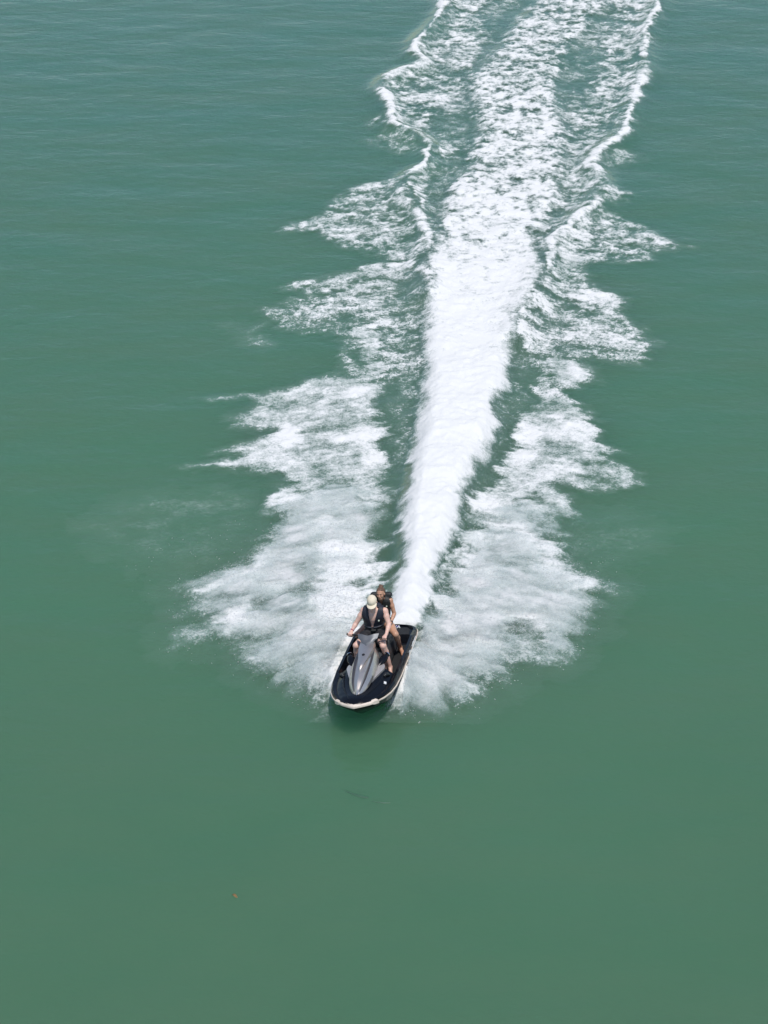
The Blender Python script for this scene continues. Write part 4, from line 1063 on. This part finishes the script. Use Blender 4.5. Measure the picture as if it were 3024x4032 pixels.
for sh, el, sg in ((shL, elL, -1), (shR, elR, 1)):
    vd.cone(np.array(sh) + (sg * 0.005, 0, 0.005), np.array(sh) + (sg * 0.30, 0.0, -0.06), 0.088, 0.14, 0, cut=True)
    vd.cone(np.array(sh) + (sg * 0.012, 0, -0.02), el, 0.080, 0.07, 0, cut=True)
vd.cone(np.array(nek) + (0, 0, -0.02), np.array(HD1) + (0, -0.02, 0.06), 0.060, 0.105, 0, cut=True)
vest = body_obj("vest", vd, O1, MAT["vest_navy"], driver, 5)
tr = Field((-0.36, 0.20, 0.98), (0.48, 0.74, 1.2), HB)
torso1(tr, 0.036, 0.05)
tr.apply(lambda f, x, y, z: np.maximum(np.maximum(f, np.abs(z - 1.075 + 0.02 * np.cos((x - 0.005) * 9)) - 0.009), -np.maximum(np.abs(x - 0.01) - 0.022, y - 0.52)))
body_obj("vest_trim", tr, O1, MAT["grey_trim"], vest)
disc_c = None
# a buckled belt below the vest
bl = Field((-0.3, 0.3, 0.92), (0.34, 0.78, 1.08), HB)
torso1(bl, 0.022, 0.05); bl.apply(lambda f, x, y, z: np.maximum(f, np.abs(z - 1.0) - 0.028))
bl.cone((0.0, 0.40, 1.0), (0.05, 0.40, 1.0), 0.026, 0.026, 0.01)
body_obj("belt", bl, O1, MAT["vest_black"], driver)
# shorts
sd_ = Field((-0.42, 0.10, 0.72), (0.42, 0.82, 1.06), HB)
sd_.cone(pel, lerp(pel, wai, .75), 0.155, 0.145, 0.05, flat=(1.14, 0.95, 1))
for hip, kn in (((-0.09, 0.53, 0.865), knL), ((0.09, 0.53, 0.865), knR)):
    sd_.limb([hip, lerp(hip, kn, .35), lerp(hip, kn, .66)], [0.122, 0.118, 0.112], 0.03)
    e_ = lerp(hip, kn, .66); dirn = np.array(kn) - np.array(hip); dirn /= np.linalg.norm(dirn)
    sd_.f = np.where(False, sd_.f, sd_.f)
    sl_, g_ = sd_.block(e_ - 0.2, e_ + 0.2)
    cutp = (g_ - e_) @ dirn - 0.0
    sd_.f[sl_] = np.where(np.linalg.norm(g_ - e_, axis=-1) < 0.19, np.maximum(sd_.f[sl_], cutp), sd_.f[sl_])
def wr_(f, x, y, z): return f + 0.006 * np.sin(x * 55 + 9 * np.sin(y * 23)) * np.sin(y * 38 + 5 * np.sin(x * 17))
sd_.apply(wr_)
body_obj("shorts", sd_, O1, MAT["shorts"], driver, 2)
# cap: crown + brim
cp = Field(HD1 - 0.28, HD1 + 0.28, 0.005)
cc = L1(0, -0.006, 0.045)
cp.ell(cc, (0.090, 0.108, 0.098), 0, R1)
rt1, fw1, up1 = R1[:, 0], R1[:, 1], R1[:, 2]
cp.apply(lambda f, x, y, z: np.maximum(f, -((x - cc[0]) * up1[0] + (y - cc[1]) * up1[1] + (z - cc[2]) * up1[2]) - 0.010))
cap = body_obj("cap", cp, O1, MAT["cap"], driver)
br = Field(HD1 - 0.34, HD1 + 0.34, 0.005)
def brim(f, x, y, z):
    a = (x - cc[0]) * rt1[0] + (y - cc[1]) * rt1[1] + (z - cc[2]) * rt1[2]
    b = (x - cc[0]) * fw1[0] + (y - cc[1]) * fw1[1] + (z - cc[2]) * fw1[2]
    c = (x - cc[0]) * up1[0] + (y - cc[1]) * up1[1] + (z - cc[2]) * up1[2]
    surf = -0.004 - 2.6 * a * a - 0.12 * (b - 0.09)
    pl = np.maximum(np.abs(c - surf) - 0.0055, -(b - 0.045))
    out = np.sqrt((a / 0.092) ** 2 + ((b - 0.07) / 0.105) ** 2) - 1
    return np.maximum(pl, out * 0.09)
br.apply(brim)
body_obj("brim", br, O1, MAT["cap"], cap)
small("cap_button", [("ell", (L1(0, -0.006, 0.143), (0.009, 0.009, 0.006), 0))], L1(0, -.006, .143) - 0.02, L1(0, -.006, .143) + 0.02, 0.003, O1, MAT["cap"], cap)
tube_c = lambda a, t: lerp(a[0], a[1], t)
def band(name, a, b, t0, t1, r, mat, parent, origin):
    p0, p1 = lerp(a, b, t0) - np.array(origin), lerp(a, b, t1) - np.array(origin)
    return tube(name, [lerp(p0, p1, q) for q in (0, 0.15, 0.5, 0.85, 1)], [r * 0.97, r * 1.04, r * 1.06, r * 1.04, r * 0.97], mat, parent, 20)
band("wristband", elL, wrL, 0.86, 0.97, 0.034, MAT["pink"], driver, O1)
# small round print on the vest
lc = Vector((0.165, 0.335, 1.235)) - Vector(O1)
disc("vest_logo", lc, 0.016, (0.15, -1, 0.35), MAT["yellow_logo"], vest, 0.012)

# ============================== passenger
O2 = (0.03, 0.97, 0.83)
pas = empty("person", O2)
tag(pas, "tanned passenger with tied up brown hair and black vest seated behind the driver", "person")
pel = (0.03, 0.98, 0.925); wai = (0.06, 0.98, 1.05); che = (0.105, 0.93, 1.24); nek = (0.135, 0.86, 1.405)
shL = (-0.045, 0.90, 1.365); shR = (0.285, 0.89, 1.355)
elR = (0.335, 0.86, 1.10); wrR = (0.29, 0.70, 1.00); elL = (-0.15, 0.84, 1.10); wrL = (-0.155, 0.66, 1.02)
knR = (0.375, 0.58, 0.82); anR = (0.345, 0.92, 0.365); knL = (-0.345, 0.60, 0.82); anL = (-0.345, 0.92, 0.365)
HD2 = np.array((0.16, 0.755, 1.570)); f2 = np.array((-0.10, -1, 0.10)); u2 = np.array((0.02, 0.0, 1.0))
fd = Field((-0.5, 0.42, 0.22), (0.52, 1.2, 1.74), HB)
def torso2(fd, g=0.0, k=0.05):
    fd.cone(pel, wai, 0.135 + g, 0.108 + g, k, flat=(1.12, 0.92, 1)); fd.cone(wai, che, 0.108 + g, 0.122 + g, k, flat=(1.12, 0.88, 1))
    fd.cone(lerp(che, shL, 0.6), lerp(che, shR, 0.6), 0.080 + g, 0.080 + g, 0.06); fd.cone(shL, shR, 0.046 + g, 0.046 + g, 0.05)
    fd.cone(lerp(shL, nek, .25), nek, 0.042 + g, 0.045 + g, 0.03); fd.cone(lerp(shR, nek, .25), nek, 0.042 + g, 0.045 + g, 0.03)
torso2(fd)
fd.cone(nek, HD2 + np.array((0, 0.03, -0.07)), 0.046, 0.046, 0.03)
L2, R2 = head(fd, HD2, f2, u2, 0.94, 0.95)
for sh, el, wr, sg in ((shL, elL, wrL, -1), (shR, elR, wrR, 1)):
    fd.limb([sh, lerp(sh, el, .4), el], [0.049, 0.044, 0.035], 0.02); fd.limb([el, lerp(el, wr, .3), wr], [0.035, 0.036, 0.024], 0.012)
    # hand laid on the driver's side, fingers curving round the waist
    fw = np.array((-sg * 0.35, -0.85, -0.15)); fw /= np.linalg.norm(fw); dn = np.array((0.0, 0.1, -1.0)); dn -= fw * (dn @ fw); dn /= np.linalg.norm(dn)
    pal = np.array(wr) + fw * 0.06
    for t in (-0.026, -0.009, 0.009, 0.026): fd.cone(wr, pal + dn * t, 0.018, 0.0125, 0.01)
    for t, ln in ((-0.029, 0.9), (-0.010, 1.0), (0.010, 0.96), (0.028, 0.78)):
        p0 = pal + dn * t; p1 = p0 + fw * 0.036 * ln; p2 = p1 + (fw + np.array((-sg * 0.8, 0, 0))) * 0.022 * ln
        fd.cone(p0, p1, 0.0085, 0.008, 0.003); fd.cone(p1, p2, 0.008, 0.0068, 0.003)
    q0 = np.array(wr) + fw * 0.02 - dn * 0.02; q1 = q0 + fw * 0.035 - dn * 0.028; fd.cone(q0, q1, 0.0125, 0.010, 0.006); fd.cone(q1, q1 + fw * 0.026, 0.010, 0.008, 0.003)
for hip, kn, an, sg in (((-0.07, 0.95, 0.905), knL, anL, -1), ((0.14, 0.95, 0.905), knR, anR, 1)):
    fd.limb([hip, lerp(hip, kn, .5), kn], [0.098, 0.084, 0.056], 0.03)
    fd.limb([kn, lerp(kn, an, .32) + np.array((0, 0.016, 0)), an], [0.055, 0.054, 0.032], 0.02)
    foot(fd, an, np.array(an) + np.array((sg * 0.10, -0.16, 0)), 0.272)
body_obj("body", fd, O2, MAT["skin_tan"], pas)
for q in (-1, 1):
    c_ = L2(q * 0.032, 0.085, 0.005)
    small("eye", [("ell", (c_, (0.010, 0.008, 0.004), 0))], c_ - 0.02, c_ + 0.02, 0.003, O2, MAT["dark"], pas)
    a_ = L2(q * 0.014, 0.098, 0.026); b_ = L2(q * 0.050, 0.084, 0.025)
    small("eyebrow", [("cone", (a_, b_, 0.005, 0.004, 0))], np.minimum(a_, b_) - 0.02, np.maximum(a_, b_) + 0.02, 0.003, O2, MAT["hair"], pas)
c_ = L2(0, 0.092, -0.056)
small("mouth", [("cone", (L2(-0.023, 0.090, -0.055), L2(0.023, 0.090, -0.055), 0.0045, 0.0045, 0))], c_ - 0.04, c_ + 0.04, 0.003, O2, MAT["lip"], pas)
hr = Field(HD2 - 0.22, HD2 + 0.22, 0.005)
cc2 = L2(0, -0.012, 0.032)
hr.ell(cc2, np.array((0.084, 0.102, 0.092)) * 0.97, 0, R2)
rt2, fw2, up2 = R2[:, 0], R2[:, 1], R2[:, 2]
def haircut(f, x, y, z):
    a = (x - cc2[0]) * rt2[0] + (y - cc2[1]) * rt2[1] + (z - cc2[2]) * rt2[2]
    b = (x - cc2[0]) * fw2[0] + (y - cc2[1]) * fw2[1] + (z - cc2[2]) * fw2[2]
    c = (x - cc2[0]) * up2[0] + (y - cc2[1]) * up2[1] + (z - cc2[2]) * up2[2]
    f = f + 0.0025 * np.sin(a * 210)
    return np.maximum(f, -np.maximum(np.maximum(c - (0.050 - 4.0 * a * a), -(b - 0.015)), -1))
hr.apply(haircut)
hr.ell(L2(0.0, -0.05, 0.128), (0.044, 0.042, 0.034), 0.012, R2)
hr.cone(L2(0.01, -0.05, 0.140), L2(0.035, -0.065, 0.160), 0.016, 0.007, 0.008); hr.cone(L2(-0.01, -0.05, 0.140), L2(-0.035, -0.045, 0.158), 0.013, 0.006, 0.008)
body_obj("hair", hr, O2, MAT["hair"], pas)
vd = Field((-0.34, 0.66, 0.93), (0.52, 1.16, 1.60), HB)
torso2(vd, 0.034, 0.05)
vd.cone(lerp(shL, nek, .2), nek + np.array((0, .05, .02)), 0.068, 0.06, 0.03); vd.cone(lerp(shR, nek, .2), nek + np.array((0, .05, .02)), 0.068, 0.06, 0.03)
vd.cone(np.array(nek) + (-0.155, 0.045, 0.065), np.array(nek) + (0.145, 0.045, 0.06), 0.056, 0.056, 0.03)
def vest_cut2(f, x, y, z):
    f = np.maximum(f, 0.98 - z)
    half = np.clip(z - 1.30, 0, 1) * 0.45
    return np.maximum(f, -np.maximum(np.maximum(np.abs(x - 0.13) - half, 1.2 - z), y - 0.87))
vd.apply(vest_cut2)
for sh, el, sg in ((shL, elL, -1), (shR, elR, 1)):
    vd.cone(np.array(sh) + (sg * 0.012, 0, 0.01), np.array(sh) + (sg * 0.30, 0.0, -0.06), 0.078, 0.13, 0, cut=True)
    vd.cone(np.array(sh) + (sg * 0.015, 0, -0.02), el, 0.068, 0.06, 0, cut=True)
vd.cone(np.array(nek) + (0, -0.01, 0.0), HD2, 0.055, 0.09, 0, cut=True)
vest2 = body_obj("vest", vd, O2, MAT["vest_black"], pas, 5)
tr = Field((-0.28, 0.64, 0.9), (0.52, 1.18, 1.3), HB); torso2(tr, 0.037, 0.05)
tr.apply(lambda f, x, y, z: np.maximum(f, np.minimum(np.abs(z - 1.10), np.abs(z - 1.22)) - 0.014))
body_obj("vest_strap", tr, O2, MAT["vest_navy"], vest2)
bt = Field((-0.3, 0.72, 0.80), (0.36, 1.2, 1.04), HB)
bt.cone(pel, lerp(pel, wai, .6), 0.146, 0.128, 0.05, flat=(1.13, 0.95, 1))
for hip, kn in (((-0.07, 0.95, 0.905), knL), ((0.14, 0.95, 0.905), knR)): bt.cone(hip, lerp(hip, kn, .16), 0.106, 0.102, 0.03)
body_obj("swim_bottoms", bt, O2, MAT["shorts"], pas)
band("wristband", elR, wrR, 0.84, 0.96, 0.030, MAT["dark"], pas, O2)
disc("vest_logo", Vector((0.235, 0.765, 1.30)) - Vector(O2), 0.014, (0.15, -1, 0.35), MAT["yellow_logo"], vest2, 0.012)

# ============================== a dead leaf adrift
lp = ground(925, 3530, 0.01)
v = []; fs = []
for i, t in enumerate(np.linspace(0, 1, 9)):
    w = 0.026 * math.sin(math.pi * (0.06 + 0.9 * t)) ** 0.8
    for u in (-1, 0, 1): v.append((t * 0.10 - 0.05, u * w, 0.012 + 0.016 * abs(u) + 0.014 * math.sin(t * 5)))
for i in range(8):
    for j in range(2): fs.append((i * 3 + j, i * 3 + j + 1, (i + 1) * 3 + j + 1, (i + 1) * 3 + j))
leaf = make_obj("leaf", v, fs, MAT["leaf"]); sol = leaf.modifiers.new("thickness", 'SOLIDIFY'); sol.thickness = 0.003
leaf.location = (lp[0], lp[1], 0.0); leaf.rotation_euler = (0, 0, R(-35))
tag(leaf, "small brown dead leaf floating alone on the open water", "leaf")

# ============================== thin dark streaks at the water surface
def dark_line(pts, rads, label):
    w = [ground(x, y, 0.0) for x, y in pts]
    c = np.mean(w, 0)
    o = tube("water_streak", [(q[0] - c[0], q[1] - c[1], 0.004) for q in w], rads, MAT["dark_line"], None, 8)
    o.location = (c[0], c[1], 0.0); o.scale = (1, 1, 0.6)
    tag(o, label, "seaweed", "dark streaks ahead of the jet ski")
dark_line([(1355, 3112), (1385, 3126), (1418, 3136), (1450, 3142)], [0.006, 0.02, 0.028, 0.02], "dark thin streak in the water ahead of the bow, the thicker one")
dark_line([(1462, 3155), (1490, 3160), (1515, 3162), (1538, 3161)], [0.004, 0.012, 0.012, 0.004], "faint thin streak in the water ahead of the bow, the right hand one")
